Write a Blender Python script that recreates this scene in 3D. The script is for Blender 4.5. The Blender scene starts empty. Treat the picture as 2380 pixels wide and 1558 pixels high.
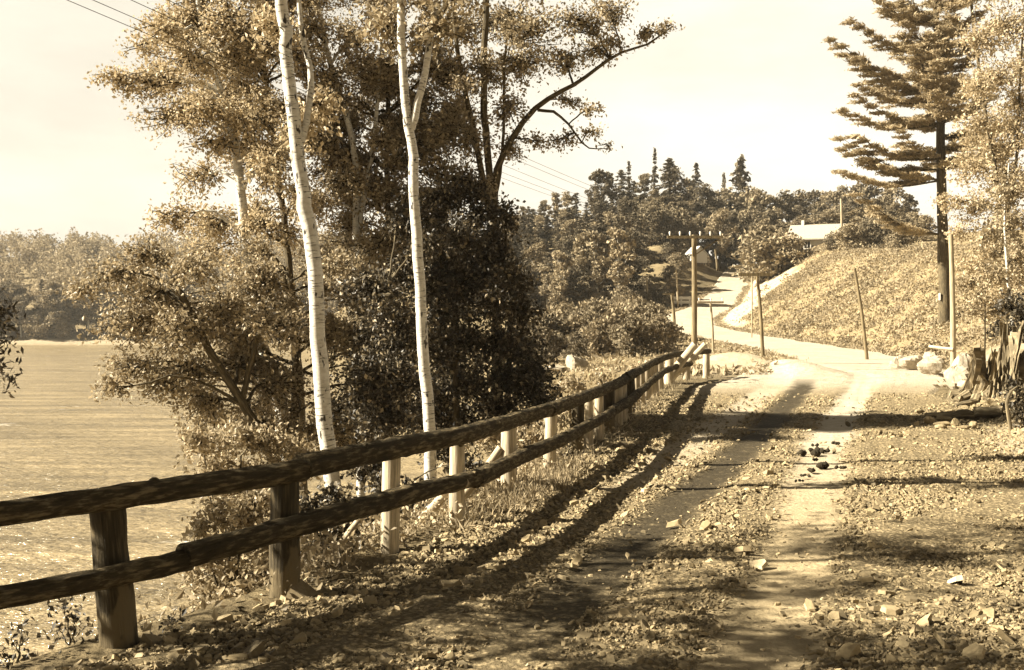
import bpy, math, random
import numpy as np
from mathutils import Vector

C = bpy.context.scene.collection
scn = bpy.context.scene
rad = math.radians

# ------------------------------------------------------------------ camera
EYE = 1.87
FPX, PW, PH = 2550.0, 2380.0, 1558.0
PITCH = math.atan(49 / FPX)
cam_d = bpy.data.cameras.new('camera')
cam = bpy.data.objects.new('camera', cam_d); C.objects.link(cam)
cam.location = (0, 0, EYE)
cam.rotation_euler = (math.pi / 2 - PITCH, 0, 0)
cam_d.sensor_width = 36.0
cam_d.lens = FPX / PW * 36.0
cam_d.clip_start = 0.05
cam_d.clip_end = 3000
scn.camera = cam

# ------------------------------------------------------------------ sun, sky, exposure
SUN_EL = 34.0
SUN_AZ = 4.0            # degrees by which the light travels away from the viewer
scn.view_settings.view_transform = 'Standard'
scn.view_settings.look = 'None'
scn.view_settings.gamma = 1.0
scn.view_settings.exposure = 1.98
world = bpy.data.worlds.new('World'); scn.world = world
world.use_nodes = True
wn, wl = world.node_tree.nodes, world.node_tree.links
bg = wn['Background']
sky = wn.new('ShaderNodeTexSky'); sky.sky_type = 'NISHITA'; sky.sun_disc = False
sky.sun_elevation = rad(SUN_EL)
sky.sun_rotation = rad(270 + SUN_AZ - 180 + 180)
sky.air_density = 1.0; sky.dust_density = 3.0; sky.ozone_density = 1.0
bw = wn.new('ShaderNodeRGBToBW'); wl.new(sky.outputs[0], bw.inputs[0])
# thin bright cloud veil low in the sky
tc = wn.new('ShaderNodeTexCoord')
mp = wn.new('ShaderNodeMapping'); mp.inputs['Scale'].default_value = (1.3, 1.3, 4.5); mp.inputs['Location'].default_value = (0.35, 0.1, 0.2)
wl.new(tc.outputs['Generated'], mp.inputs[0])
nz = wn.new('ShaderNodeTexNoise'); nz.inputs['Scale'].default_value = 2.2; nz.inputs['Detail'].default_value = 6; nz.inputs['Roughness'].default_value = 0.55
wl.new(mp.outputs[0], nz.inputs['Vector'])
cr = wn.new('ShaderNodeMapRange'); cr.inputs[1].default_value = 0.35; cr.inputs[2].default_value = 0.72; cr.inputs[3].default_value = 0.85; cr.inputs[4].default_value = 1.18
wl.new(nz.outputs['Fac'], cr.inputs[0])
ml = wn.new('ShaderNodeMath'); ml.operation = 'MULTIPLY'
pw = wn.new('ShaderNodeMath'); pw.operation = 'POWER'; pw.inputs[1].default_value = 0.3
wl.new(bw.outputs[0], pw.inputs[0])
sx = wn.new('ShaderNodeSeparateXYZ'); wl.new(tc.outputs['Generated'], sx.inputs[0])
ze = wn.new('ShaderNodeMapRange'); ze.interpolation_type = 'SMOOTHSTEP'
for i_, v_ in zip((1, 2, 3, 4), (0.28, 0.7, 1.0, 0.12)): ze.inputs[i_].default_value = v_
wl.new(sx.outputs['Z'], ze.inputs[0])
zm = wn.new('ShaderNodeMath'); zm.operation = 'MULTIPLY'
wl.new(pw.outputs[0], zm.inputs[0]); wl.new(ze.outputs[0], zm.inputs[1])
am = wn.new('ShaderNodeMapRange'); am.interpolation_type = 'SMOOTHSTEP'
for i_, v_ in zip((1, 2, 3, 4), (-0.1, 0.7, 0.3, 1.0)): am.inputs[i_].default_value = v_
wl.new(sx.outputs['Y'], am.inputs[0])  # sky dimmed beside and behind the viewer to deepen the shade
zn = wn.new('ShaderNodeMath'); zn.operation = 'MULTIPLY'
wl.new(zm.outputs[0], zn.inputs[0]); wl.new(am.outputs[0], zn.inputs[1])
ax_ = wn.new('ShaderNodeMapRange'); ax_.interpolation_type = 'SMOOTHSTEP'
for i_, v_ in zip((1, 2, 3, 4), (-0.5, 0.25, 0.82, 1.14)): ax_.inputs[i_].default_value = v_
wl.new(sx.outputs['X'], ax_.inputs[0])
zo = wn.new('ShaderNodeMath'); zo.operation = 'MULTIPLY'
wl.new(zn.outputs[0], zo.inputs[0]); wl.new(ax_.outputs[0], zo.inputs[1])
wl.new(zo.outputs[0], ml.inputs[0]); wl.new(cr.outputs[0], ml.inputs[1])
tint = wn.new('ShaderNodeVectorMath'); tint.operation = 'SCALE'
tint.inputs[0].default_value = (1.06, 0.98, 0.82)
wl.new(ml.outputs[0], tint.inputs['Scale'])
wl.new(tint.outputs[0], bg.inputs['Color'])
bg.inputs['Strength'].default_value = 0.185
sd = bpy.data.lights.new('sun', 'SUN'); sun = bpy.data.objects.new('sun', sd); C.objects.link(sun)
sd.energy = 5.0; sd.angle = rad(0.5); sd.color = (1.0, 0.91, 0.73)
LDIR = Vector((math.cos(rad(SUN_EL)) * math.cos(rad(SUN_AZ)), math.cos(rad(SUN_EL)) * math.sin(rad(SUN_AZ)), -math.sin(rad(SUN_EL))))
sun.rotation_euler = LDIR.to_track_quat('-Z', 'Y').to_euler()
sun.location = (-40, 0, 30)

scn.cycles.max_bounces = 5; scn.cycles.diffuse_bounces = 2; scn.cycles.glossy_bounces = 2
scn.cycles.transmission_bounces = 3; scn.cycles.transparent_max_bounces = 6
scn.cycles.use_adaptive_sampling = True; scn.cycles.adaptive_threshold = 0.01
scn.cycles.use_denoising = True


def at(px, py, D):
    """point at forward distance D seen at display pixel (px, py) of the 2380 x 1558 photograph"""
    dx = (px - PW / 2) / FPX; dz = (PH / 2 - py) / FPX
    y = math.cos(PITCH) + dz * math.sin(PITCH); z = -math.sin(PITCH) + dz * math.cos(PITCH)
    return np.array((dx / y * D, D, EYE + z / y * D))


# ------------------------------------------------------------------ object helpers
def tag(o, label=None, cat=None, group=None, kind=None):
    if label: o['label'] = label
    if cat: o['category'] = cat
    if group: o['group'] = group
    if kind: o['kind'] = kind
    return o


def empty(name, loc, label, cat, group=None):
    o = bpy.data.objects.new(name, None); C.objects.link(o)
    o.location = tuple(float(a) for a in loc); o.empty_display_size = 0.2
    return tag(o, label, cat, group)


class MB:
    """collects vertices and faces, links them as one mesh object"""
    def __init__(s):
        s.v = []; s.f = []; s.ax = []; s.r = []; s.n = 0; s.extra = {}

    def add(s, v, faces, ax=None, r=None, mat=0, smooth=True):
        v = np.asarray(v, float).reshape(-1, 3)
        for f in (faces if isinstance(faces, list) else [faces]):
            f = np.asarray(f, int)
            if f.size: s.f.append((f + s.n, mat, smooth))
        s.v.append(v); s.ax.append(v if ax is None else np.asarray(ax, float))
        s.r.append(np.full(len(v), 0.5) if r is None else np.asarray(r, float) * np.ones(len(v)))
        s.n += len(v)

    def build(s, name, mats, parent=None, origin=None, attrs=None):
        me = bpy.data.meshes.new(name)
        v = np.concatenate(s.v)
        if parent is not None: v = v - np.array(parent.location)
        elif origin is not None: v = v - np.array(origin)
        li, ls, mi, sm = [], [], [], []
        pos = 0
        for f, m, sh in s.f:
            n, k = f.shape
            li.append(f.ravel()); ls.append(pos + np.arange(n) * k); pos += n * k
            mi.append(np.full(n, m)); sm.append(np.full(n, sh))
        li = np.concatenate(li); ls = np.concatenate(ls); mi = np.concatenate(mi); sm = np.concatenate(sm)
        me.vertices.add(len(v)); me.vertices.foreach_set('co', v.ravel())
        me.loops.add(len(li)); me.loops.foreach_set('vertex_index', li.astype(np.int32))
        me.polygons.add(len(ls)); me.polygons.foreach_set('loop_start', ls.astype(np.int32))
        me.polygons.foreach_set('material_index', mi.astype(np.int32))
        me.polygons.foreach_set('use_smooth', sm.astype(bool))
        a = me.attributes.new('ax', 'FLOAT_VECTOR', 'POINT'); a.data.foreach_set('vector', np.concatenate(s.ax).ravel().astype(np.float32))
        a = me.attributes.new('rnd', 'FLOAT', 'POINT'); a.data.foreach_set('value', np.concatenate(s.r).astype(np.float32))
        for k, val in (attrs or {}).items():
            a = me.attributes.new(k, 'FLOAT', 'POINT'); a.data.foreach_set('value', np.asarray(val, np.float32))
        for m in (mats if isinstance(mats, (list, tuple)) else [mats]): me.materials.append(m)
        me.update(calc_edges=True); me.validate()
        o = bpy.data.objects.new(name, me); C.objects.link(o)
        if parent is not None: o.parent = parent
        elif origin is not None: o.location = tuple(float(q) for q in origin)
        return o


def nrm(a):
    return a / np.maximum(np.linalg.norm(a, axis=-1, keepdims=True), 1e-9)


def smooth_path(pts, rr, n, rng=None, jit=0.0):
    """Catmull-Rom through pts, n samples"""
    pts = np.asarray(pts, float); rr = np.asarray(rr, float)
    m = len(pts)
    if m == 2:
        t = np.linspace(0, 1, n)[:, None]
        P = pts[0] * (1 - t) + pts[1] * t; Rr = rr[0] * (1 - t[:, 0]) + rr[1] * t[:, 0]
    else:
        e = np.vstack((2 * pts[0] - pts[1], pts, 2 * pts[-1] - pts[-2]))
        u = np.linspace(0, m - 1 - 1e-6, n); i = u.astype(int); t = (u - i)[:, None]
        a, b, c, d = e[i], e[i + 1], e[i + 2], e[i + 3]
        P = 0.5 * (2 * b + (c - a) * t + (2 * a - 5 * b + 4 * c - d) * t ** 2 + (3 * b - a - 3 * c + d) * t ** 3)
        Rr = np.interp(u, np.arange(m), rr)
    if rng is not None and jit:
        P[1:-1] += rng.normal(0, jit, P[1:-1].shape)
    return P, Rr


def tube(mb, P, Rr, sides=6, mat=0, bump=0.0, rng=None, cap=True, r=None, l0=0.0, smooth=True):
    P = np.asarray(P, float); n = len(P)
    T = nrm(np.gradient(P, axis=0))
    ref = np.array((0, 0, 1.0)) if abs(T[0, 2]) < 0.9 else np.array((1.0, 0, 0))
    U = np.zeros_like(P); u = nrm(np.cross(T[0], ref))
    for i in range(n):
        u = u - T[i] * np.dot(u, T[i]); u = u / max(np.linalg.norm(u), 1e-9); U[i] = u
    V = np.cross(T, U)
    a = np.arange(sides) * 2 * math.pi / sides
    rr = np.repeat(np.asarray(Rr, float)[:, None], sides, 1)
    if bump and rng is not None:
        w = rng.normal(0, 1, (n, sides)); w = (w + np.roll(w, 1, 1)) * 0.7
        rr = rr * (1 + bump * w)
    v = P[:, None] + rr[..., None] * (np.cos(a)[None, :, None] * U[:, None] + np.sin(a)[None, :, None] * V[:, None])
    L = np.concatenate(((0,), np.cumsum(np.linalg.norm(np.diff(P, axis=0), axis=1)))) + l0
    ax = np.stack((np.cos(a)[None] * np.asarray(Rr)[:, None], np.sin(a)[None] * np.asarray(Rr)[:, None], np.repeat(L[:, None], sides, 1)), -1)
    i = np.arange(n - 1)[:, None] * sides; j = np.arange(sides)[None]; jn = (j + 1) % sides
    q = np.stack((i + j, i + jn, i + sides + jn, i + sides + j), -1).reshape(-1, 4)
    mb.add(v.reshape(-1, 3), q, ax.reshape(-1, 3), r, mat, smooth)
    if cap:
        for k, order in ((0, 1), (n - 1, -1)):
            ring = v[k]; c = ring.mean(0)
            vv = np.vstack((ring, c[None])); jj = np.arange(sides); jn2 = (jj + 1) % sides
            tri = np.stack((jn2, jj, np.full(sides, sides)), -1) if order == 1 else np.stack((jj, jn2, np.full(sides, sides)), -1)
            axx = np.vstack((ax[k], [[0, 0, L[k]]]))
            mb.add(vv, tri, axx, r, mat, False)


def box(mb, c, h, rot=None, mat=0, r=None):
    """box by centre, half sizes, rotation (3x3)"""
    s = np.array([(x, y, z) for z in (-1, 1) for y in (-1, 1) for x in (-1, 1)], float) * np.asarray(h)
    if rot is not None: s = s @ np.asarray(rot).T
    f = np.array([(0, 2, 3, 1), (4, 5, 7, 6), (0, 1, 5, 4), (2, 6, 7, 3), (0, 4, 6, 2), (1, 3, 7, 5)])
    mb.add(s + np.asarray(c), f, None, r, mat, False)


def rz(a):
    c, s = math.cos(a), math.sin(a)
    return np.array(((c, -s, 0), (s, c, 0), (0, 0, 1)))


def leaves(mb, P, size, rng, mat=0, width=0.6, droop=0.5, fold=0.22, axis=None, spread=1.0, sv=0.42):
    """one folded four-point leaf at each of P"""
    P = np.asarray(P, float); n = len(P)
    if n == 0: return
    d = rng.normal(0, 1, (n, 3)); d[:, 2] -= droop
    if axis is not None: d = axis + d * spread
    d = nrm(d)
    s = nrm(np.cross(d, rng.normal(0, 1, (n, 3)))); nn = np.cross(d, s)
    L = (size * np.exp(np.clip(rng.normal(0, sv, n), -1.6 * sv, 1.4 * sv)))[:, None]
    w = L * width * 0.5
    v = np.stack((P - d * L * 0.5, P + s * w + nn * L * fold * 0.5 - d * L * 0.08, P + d * L * 0.5, P - s * w + nn * L * fold * 0.5 - d * L * 0.08), 1)
    i = np.arange(n)[:, None] * 4
    f = np.concatenate((i + np.array([[0, 1, 2]]), i + np.array([[0, 2, 3]])))
    mb.add(v.reshape(-1, 3), f, None, np.repeat(rng.random(n), 4), mat, False)


# ------------------------------------------------------------------ materials
def sep(v, w=1.0):
    """brown-toned reflectance of lightness v"""
    return (min(1, v * (1 + 0.22 * w)), v * (1 - 0.05 * w), v * (1 - 0.46 * w), 1)


class NT:
    def __init__(s, name):
        s.m = bpy.data.materials.new(name); s.m.use_nodes = True
        s.t = s.m.node_tree; s.p = s.t.nodes['Principled BSDF']; s.out = s.t.nodes['Material Output']

    def n(s, typ, **kw):
        nd = s.t.nodes.new(typ)
        for k, v in kw.items():
            if isinstance(k, str) and hasattr(nd, k): setattr(nd, k, v)
        return nd

    def link(s, a, b): s.t.links.new(a, b)

    def attr(s, name):
        a = s.n('ShaderNodeAttribute'); a.attribute_name = name; return a

    def noise(s, vec, scale, detail=4, rough=0.55, mapscale=None, loc=None):
        if mapscale is not None or loc is not None:
            mpn = s.n('ShaderNodeMapping'); mpn.inputs['Scale'].default_value = mapscale or (1, 1, 1)
            if loc: mpn.inputs['Location'].default_value = loc
            s.link(vec, mpn.inputs[0]); vec = mpn.outputs[0]
        nd = s.n('ShaderNodeTexNoise'); nd.inputs['Scale'].default_value = scale; nd.inputs['Detail'].default_value = detail; nd.inputs['Roughness'].default_value = rough
        s.link(vec, nd.inputs['Vector']); return nd.outputs['Fac']

    def ramp(s, fac, stops):
        r = s.n('ShaderNodeValToRGB'); e = r.color_ramp.elements
        while len(e) > len(stops): e.remove(e[-1])
        while len(e) < len(stops): e.new(0.5)
        for el, (p, c) in zip(e, stops): el.position = p; el.color = c
        s.link(fac, r.inputs[0]); return r.outputs[0]

    def mix(s, fac, a, b, typ='MIX'):
        m = s.n('ShaderNodeMix'); m.data_type = 'RGBA'; m.blend_type = typ
        for sock, val in ((m.inputs[0], fac), (m.inputs[6], a), (m.inputs[7], b)):
            if hasattr(val, 'links'): s.link(val, sock)
            else: sock.default_value = val
        return m.outputs[2]

    def math(s, op, a, b=0.0):
        m = s.n('ShaderNodeMath'); m.operation = op
        for sock, val in ((m.inputs[0], a), (m.inputs[1], b)):
            if hasattr(val, 'links'): s.link(val, sock)
            else: sock.default_value = val
        return m.outputs[0]

    def rng(s, a, f0, f1, t0=0.0, t1=1.0):
        m = s.n('ShaderNodeMapRange'); s.link(a, m.inputs[0])
        for i, v in zip((1, 2, 3, 4), (f0, f1, t0, t1)): m.inputs[i].default_value = v
        return m.outputs[0]

    def bump(s, h, strength=0.4, dist=0.02):
        b = s.n('ShaderNodeBump'); b.inputs['Strength'].default_value = strength; b.inputs['Distance'].default_value = dist
        s.link(h, b.inputs['Height']); s.link(b.outputs[0], s.p.inputs['Normal']); return b

    def done(s, col=None, rough=0.85, spec=0.25):
        if col is not None:
            if hasattr(col, 'links'): s.link(col, s.p.inputs['Base Color'])
            else: s.p.inputs['Base Color'].default_value = col
        if hasattr(rough, 'links'): s.link(rough, s.p.inputs['Roughness'])
        else: s.p.inputs['Roughness'].default_value = rough
        s.p.inputs['Specular IOR Level'].default_value = spec
        return s.m


def leaf_mat(name, lo, hi, trans=0.25, rough=0.5, spec=0.35, stops=None, vary=0.0):
    k = NT(name); a = k.attr('rnd')
    col = k.ramp(a.outputs['Fac'], [(q, sep(v_, .85)) for q, v_ in stops] if stops else [(0, sep(lo, .85)), (0.7, sep((lo + hi) * 0.5, .85)), (1, sep(hi, .85))])
    if vary:   # every tree a little lighter or darker than its neighbours
        oi = k.n('ShaderNodeObjectInfo'); v = k.rng(oi.outputs['Random'], 0, 1, 1 - vary, 1 + vary)
        cb = k.n('ShaderNodeCombineColor')
        for q in range(3): k.link(v, cb.inputs[q])
        col = k.mix(1.0, col, cb.outputs[0], 'MULTIPLY')
    k.done(col, rough, spec)
    t = k.n('ShaderNodeBsdfTranslucent'); k.link(col, t.inputs['Color'])
    mx = k.n('ShaderNodeMixShader'); mx.inputs[0].default_value = trans
    k.link(k.p.outputs[0], mx.inputs[1]); k.link(t.outputs[0], mx.inputs[2]); k.link(mx.outputs[0], k.out.inputs[0])
    return k.m


def wood_mat(name, lo, hi, streak=(90, 90, 5), bump=0.6, dist=0.02, w=1.0, patch=None):
    k = NT(name); a = k.attr('ax').outputs['Vector']
    f = k.noise(a, 1.0, 6, 0.65, streak)
    g = k.noise(a, 1.0, 4, 0.6, (14, 14, 2.2))
    h = k.math('ADD', k.math('MULTIPLY', f, 0.65), k.math('MULTIPLY', g, 0.35))
    col = k.ramp(h, [(0.36, sep(lo * 0.5, w)), (0.5, sep(lo, w)), (0.66, sep(hi, w))])
    if patch:
        pm = k.noise(a, 1.0, 3, 0.6, (6, 6, 3), (3, 1, 7))
        col = k.mix(k.rng(pm, 0.55, 0.62), col, sep(patch, w))
    k.bump(h, bump, dist)
    return k.done(col, 0.85, 0.2)


M = {}
M['leaf_light'] = leaf_mat('birch_leaf', 0.28, 0.56, 0.35)
M['leaf_mid'] = leaf_mat('broad_leaf', 0.18, 0.46, 0.3)
M['leaf_dark'] = leaf_mat('dark_leaf', 0.02, 0.30, 0.2, stops=[(0, .018), (.65, .07), (.85, .13), (1, .36)])  # palest leaves paint in the sun flecks of the thicket
M['leaf_far'] = leaf_mat('far_leaf', 0.11, 0.27, 0.2, 0.7, 0.2, vary=.45)
M['leaf_wood'] = leaf_mat('sunlit_far_leaf', 0.17, 0.38, 0.3, 0.7, 0.2)
M['needle'] = leaf_mat('pine_needle', 0.24, 0.50, 0.35, 0.6, 0.25)
M['needle_far'] = leaf_mat('spruce_needle', 0.05, 0.13, 0.1, 0.7, 0.2, vary=.4)
M['grass'] = leaf_mat('dry_grass', 0.17, 0.42, 0.25, 0.7, 0.2)
M['twig'] = wood_mat('twig_bark', 0.04, 0.09)
M['rail'] = wood_mat('rail_log', 0.08, 0.36, (38, 38, 8), 1.0, 0.03)
M['post'] = wood_mat('peeled_post', 0.36, 0.62, (70, 70, 4), 0.5, 0.012, 0.7)
M['post_dark'] = wood_mat('barked_shaded_post', 0.04, 0.10, (60, 60, 4), 0.9, 0.02, 1.0, 0.11)  # barked tone, darkened further to paint the shade on the near posts
M['pole'] = wood_mat('pole_wood', 0.14, 0.28, (80, 80, 1.5), 0.4, 0.008)
M['pole_pale'] = wood_mat('pale_pole_wood', 0.28, 0.45, (80, 80, 1.5), 0.4, 0.008, 0.8)
M['bark'] = wood_mat('grey_bark', 0.07, 0.17, (40, 40, 6), 0.9, 0.03)
M['stump'] = wood_mat('weathered_stump', 0.14, 0.40, (26, 26, 1.3), 1.0, 0.05, 0.9)


def birch_mat():
    k = NT('birch_bark'); a = k.attr('ax').outputs['Vector']
    f = k.noise(a, 1.0, 3, 0.6, (9, 9, 75))
    g = k.noise(a, 1.0, 4, 0.6, (5, 5, 5), (4, 2, 9))
    m = k.math('MULTIPLY', k.rng(f, 0.565, 0.63), k.rng(g, 0.36, 0.56))
    base = k.ramp(k.noise(a, 1.0, 4, 0.6, (12, 12, 24)), [(0.3, (0.46, 0.42, 0.35, 1)), (0.6, (0.64, 0.61, 0.54, 1))])
    scar = k.rng(k.noise(a, 1.0, 2, 0.5, (16, 16, 7), (9, 5, 2)), 0.625, 0.665)
    col = k.mix(k.math('MAXIMUM', m, scar), base, (0.035, 0.028, 0.02, 1))
    k.bump(f, 0.25, 0.006)
    return k.done(col, 0.6, 0.3)


M['birch'] = birch_mat()


def plain(name, col, rough=0.8, nscale=9.0, var=0.25, bump=0.3, dist=0.02):
    k = NT(name); t = k.n('ShaderNodeTexCoord').outputs['Object']
    f = k.noise(t, nscale, 6, 0.6)
    c = np.array(col[:3])
    cc = k.ramp(f, [(0.3, tuple(c * (1 - var)) + (1,)), (0.7, tuple(np.minimum(c * (1 + var), 0.95)) + (1,))])
    k.bump(f, bump, dist)
    return k.done(cc, rough, 0.2)


M['rock'] = plain('pale_rock', sep(0.32, 0.6), 0.85, 5, 0.3, 0.7, 0.06)
M['white'] = plain('white_paint', (0.55, 0.52, 0.46), 0.6, 14, 0.06, 0.1, 0.01)
M['roof'] = plain('shingle_roof', sep(0.34, .5), 0.8, 12, 0.2, 0.5, 0.03)
M['glass'] = plain('dark_pane', (0.02, 0.018, 0.015), 0.1, 3, 0.1, 0.0)
M['clod'] = plain('dark_clod', sep(0.025), 0.9, 30, 0.4, 0.8, 0.02)
M['iron'] = plain('dark_wire', sep(0.03), 0.6, 10, 0.1, 0.0)
M['china'] = plain('insulator_glass', (0.75, 0.72, 0.65), 0.2, 10, 0.05, 0.0)


def stone_mat():
    k = NT('slate_chip'); a = k.attr('rnd').outputs['Fac']
    t = k.n('ShaderNodeTexCoord').outputs['Object']
    col = k.ramp(a, [(0, sep(0.09)), (0.5, sep(0.22)), (0.85, sep(0.36)), (1, sep(0.54, 0.8))])
    f = k.noise(t, 40, 4, 0.6)
    col = k.mix(0.5, col, k.ramp(f, [(0.3, (0.6, 0.6, 0.6, 1)), (0.7, (1.25, 1.25, 1.25, 1))]), 'MULTIPLY')
    k.bump(f, 0.3, 0.006)
    return k.done(col, 0.75, 0.3)


M['stone'] = stone_mat()


def road_mat():
    k = NT('gravel_road')
    t = k.n('ShaderNodeTexCoord').outputs['Object']
    big = k.noise(t, 0.8, 5, 0.6)
    mid = k.noise(t, 7, 6, 0.65)
    fine = k.noise(t, 55, 5, 0.7)
    vor = k.n('ShaderNodeTexVoronoi'); vor.inputs['Scale'].default_value = 22; k.link(t, vor.inputs['Vector'])
    chip = k.math('ADD', k.math('MULTIPLY', fine, 0.6), k.math('MULTIPLY', k.rng(vor.outputs['Distance'], 0, 0.6, 1, 0), 0.4))
    g = k.ramp(chip, [(0.32, sep(0.13)), (0.5, sep(0.27)), (0.68, sep(0.42, 0.9))])
    d0 = k.math('ADD', k.math('MULTIPLY', mid, 0.5), k.math('MULTIPLY', fine, 0.5))
    d = k.mix(k.attr('far').outputs['Fac'], k.ramp(d0, [(0.35, sep(0.21)), (0.65, sep(0.38, 0.9))]), k.ramp(d0, [(0.35, sep(0.30, .7)), (0.65, sep(0.50, 0.5))]))  # near dirt coloured darker for the shade there, far dirt lighter
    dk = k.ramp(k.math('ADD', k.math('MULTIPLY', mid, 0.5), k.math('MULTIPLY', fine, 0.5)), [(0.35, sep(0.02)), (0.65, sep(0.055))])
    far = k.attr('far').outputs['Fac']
    lt = k.attr('track_pale_sunlit').outputs['Fac']; dt = k.attr('track_dark').outputs['Fac']
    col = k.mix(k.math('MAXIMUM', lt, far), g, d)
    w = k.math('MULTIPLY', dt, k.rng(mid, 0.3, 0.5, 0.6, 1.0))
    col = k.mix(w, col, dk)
    col = k.mix(0.6, col, k.ramp(big, [(0.3, (0.75, 0.75, 0.75, 1)), (0.7, (1.15, 1.15, 1.15, 1))]), 'MULTIPLY')
    h = k.math('MULTIPLY', chip, k.math('SUBTRACT', 1.0, k.math('MULTIPLY', k.math('MAXIMUM', lt, dt), 0.6)))
    k.bump(k.math('ADD', h, k.math('MULTIPLY', mid, 0.8)), 0.9, 0.035)
    return k.done(col, 0.9, 0.15)


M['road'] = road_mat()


def ground_mat():
    k = NT('ground_cover')
    t = k.n('ShaderNodeTexCoord').outputs['Object']
    mid = k.noise(t, 1.2, 6, 0.7); fine = k.noise(t, 14, 6, 0.7)
    mm = k.math('ADD', k.math('MULTIPLY', mid, 0.5), k.math('MULTIPLY', fine, 0.5))
    soil = k.ramp(mm, [(0.35, sep(0.05)), (0.65, sep(0.17))])
    grass = k.ramp(mm, [(0.34, sep(0.10)), (0.5, sep(0.21)), (0.66, sep(0.34))])
    sand = k.ramp(mm, [(0.3, sep(0.22)), (0.5, sep(0.36, 0.7)), (0.7, sep(0.46, 0.6))])
    col = k.mix(k.attr('grassy').outputs['Fac'], soil, grass)
    col = k.mix(k.attr('sandy').outputs['Fac'], col, sand)
    k.bump(mm, 0.8, 0.12)
    return k.done(col, 0.95, 0.1)


M['ground'] = ground_mat()


def water_mat():
    k = NT('river_water')
    t = k.n('ShaderNodeTexCoord').outputs['Object']
    a = k.noise(t, 1.0, 5, 0.6, (0.5, 1.5, 1)); b = k.noise(t, 1.0, 4, 0.6, (2.2, 5.0, 1), (3, 7, 0))
    h = k.math('ADD', k.math('MULTIPLY', a, 0.7), k.math('MULTIPLY', b, 0.35))
    foam = k.math('MULTIPLY', k.rng(k.noise(t, 1.0, 3, 0.6, (0.16, 0.5, 1), (2.0, 4.6, 0)), 0.66, 0.72), k.rng(b, 0.45, 0.6))
    murk = k.noise(t, 1.0, 5, 0.65, (0.10, 0.55, 1), (1, 2, 0))
    col = k.mix(foam, k.ramp(murk, [(0.35, sep(0.15)), (0.55, sep(0.27)), (0.68, sep(0.40))]), (0.75, 0.70, 0.58, 1))
    k.bump(h, 0.75, 1.0)
    return k.done(col, k.math('ADD', k.math('MULTIPLY', foam, 0.5), 0.16), 0.6)


M['water'] = water_mat()

# ------------------------------------------------------------------ terrain
FX = np.array([(-30, -26), (-10, -13), (0, -6.6), (2.5, -4.75), (4.6, -3.2), (6.19, -2.16), (7.22, -1.48), (8.59, -.93), (9.73, -.46), (11.6, .03), (12.8, .44), (14.9, .98), (16.7, 1.45), (18.5, 1.88), (20.7, 2.3), (22.7, 2.72), (25, 3.2), (27.2, 3.65), (29.5, 4.3), (31, 4.95), (32, 5.7)])
BX = np.array([(32, 5.2), (36, 4.2), (40, 2.6), (50, -1), (60, -2), (80, -4.5), (110, -8), (150, -12), (230, -30), (470, -60)])
ROAD_HW = ([0, 12, 15, 24, 31, 40, 86, 106, 470], [3.4, 3.3, 2.75, 2.75, 3.0, 2.6, 2.6, 1.7, 1.7])
RC = np.array([(-30, -17), (-10, -5.5), (0, -1.9), (6, .6), (9.2, 1.75), (13, 3.3), (20, 5.5), (28, 8.2), (32, 10), (38, 12.3), (45, 14), (52, 14.2), (58, 14), (70, 13.5), (80, 12.9), (86, 13.3), (91, 14.9), (95, 17), (101, 19.0), (108, 21.2), (122, 25), (140, 29), (470, 90)])
RH = np.array([(-30, 0), (36, 0), (45, .02), (58, .25), (70, .5), (80, .87), (88, 1.35), (95, 2.3), (108, 4.05), (122, 5.9), (140, 7.5), (470, 9)])


def lin(tab, y): return np.interp(y, tab[:, 0], tab[:, 1])


def sst(a, b, x):
    t = np.clip((x - a) / (b - a), 0, 1); return t * t * (3 - 2 * t)


def wob(x, y, s, seed=0.0):
    return (np.sin(x * 1.7 / s + seed) * np.cos(y * 1.3 / s + 2.1 * seed + .7) + np.sin(x * .9 / s - y * 1.1 / s + 1.3 + seed) * .8 + np.sin((x + y) * 2.3 / s + seed * 3) * .4) / 2.2


def bank_x(y): return np.where(y < 32, lin(FX, y) - .35, lin(BX, y))


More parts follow.
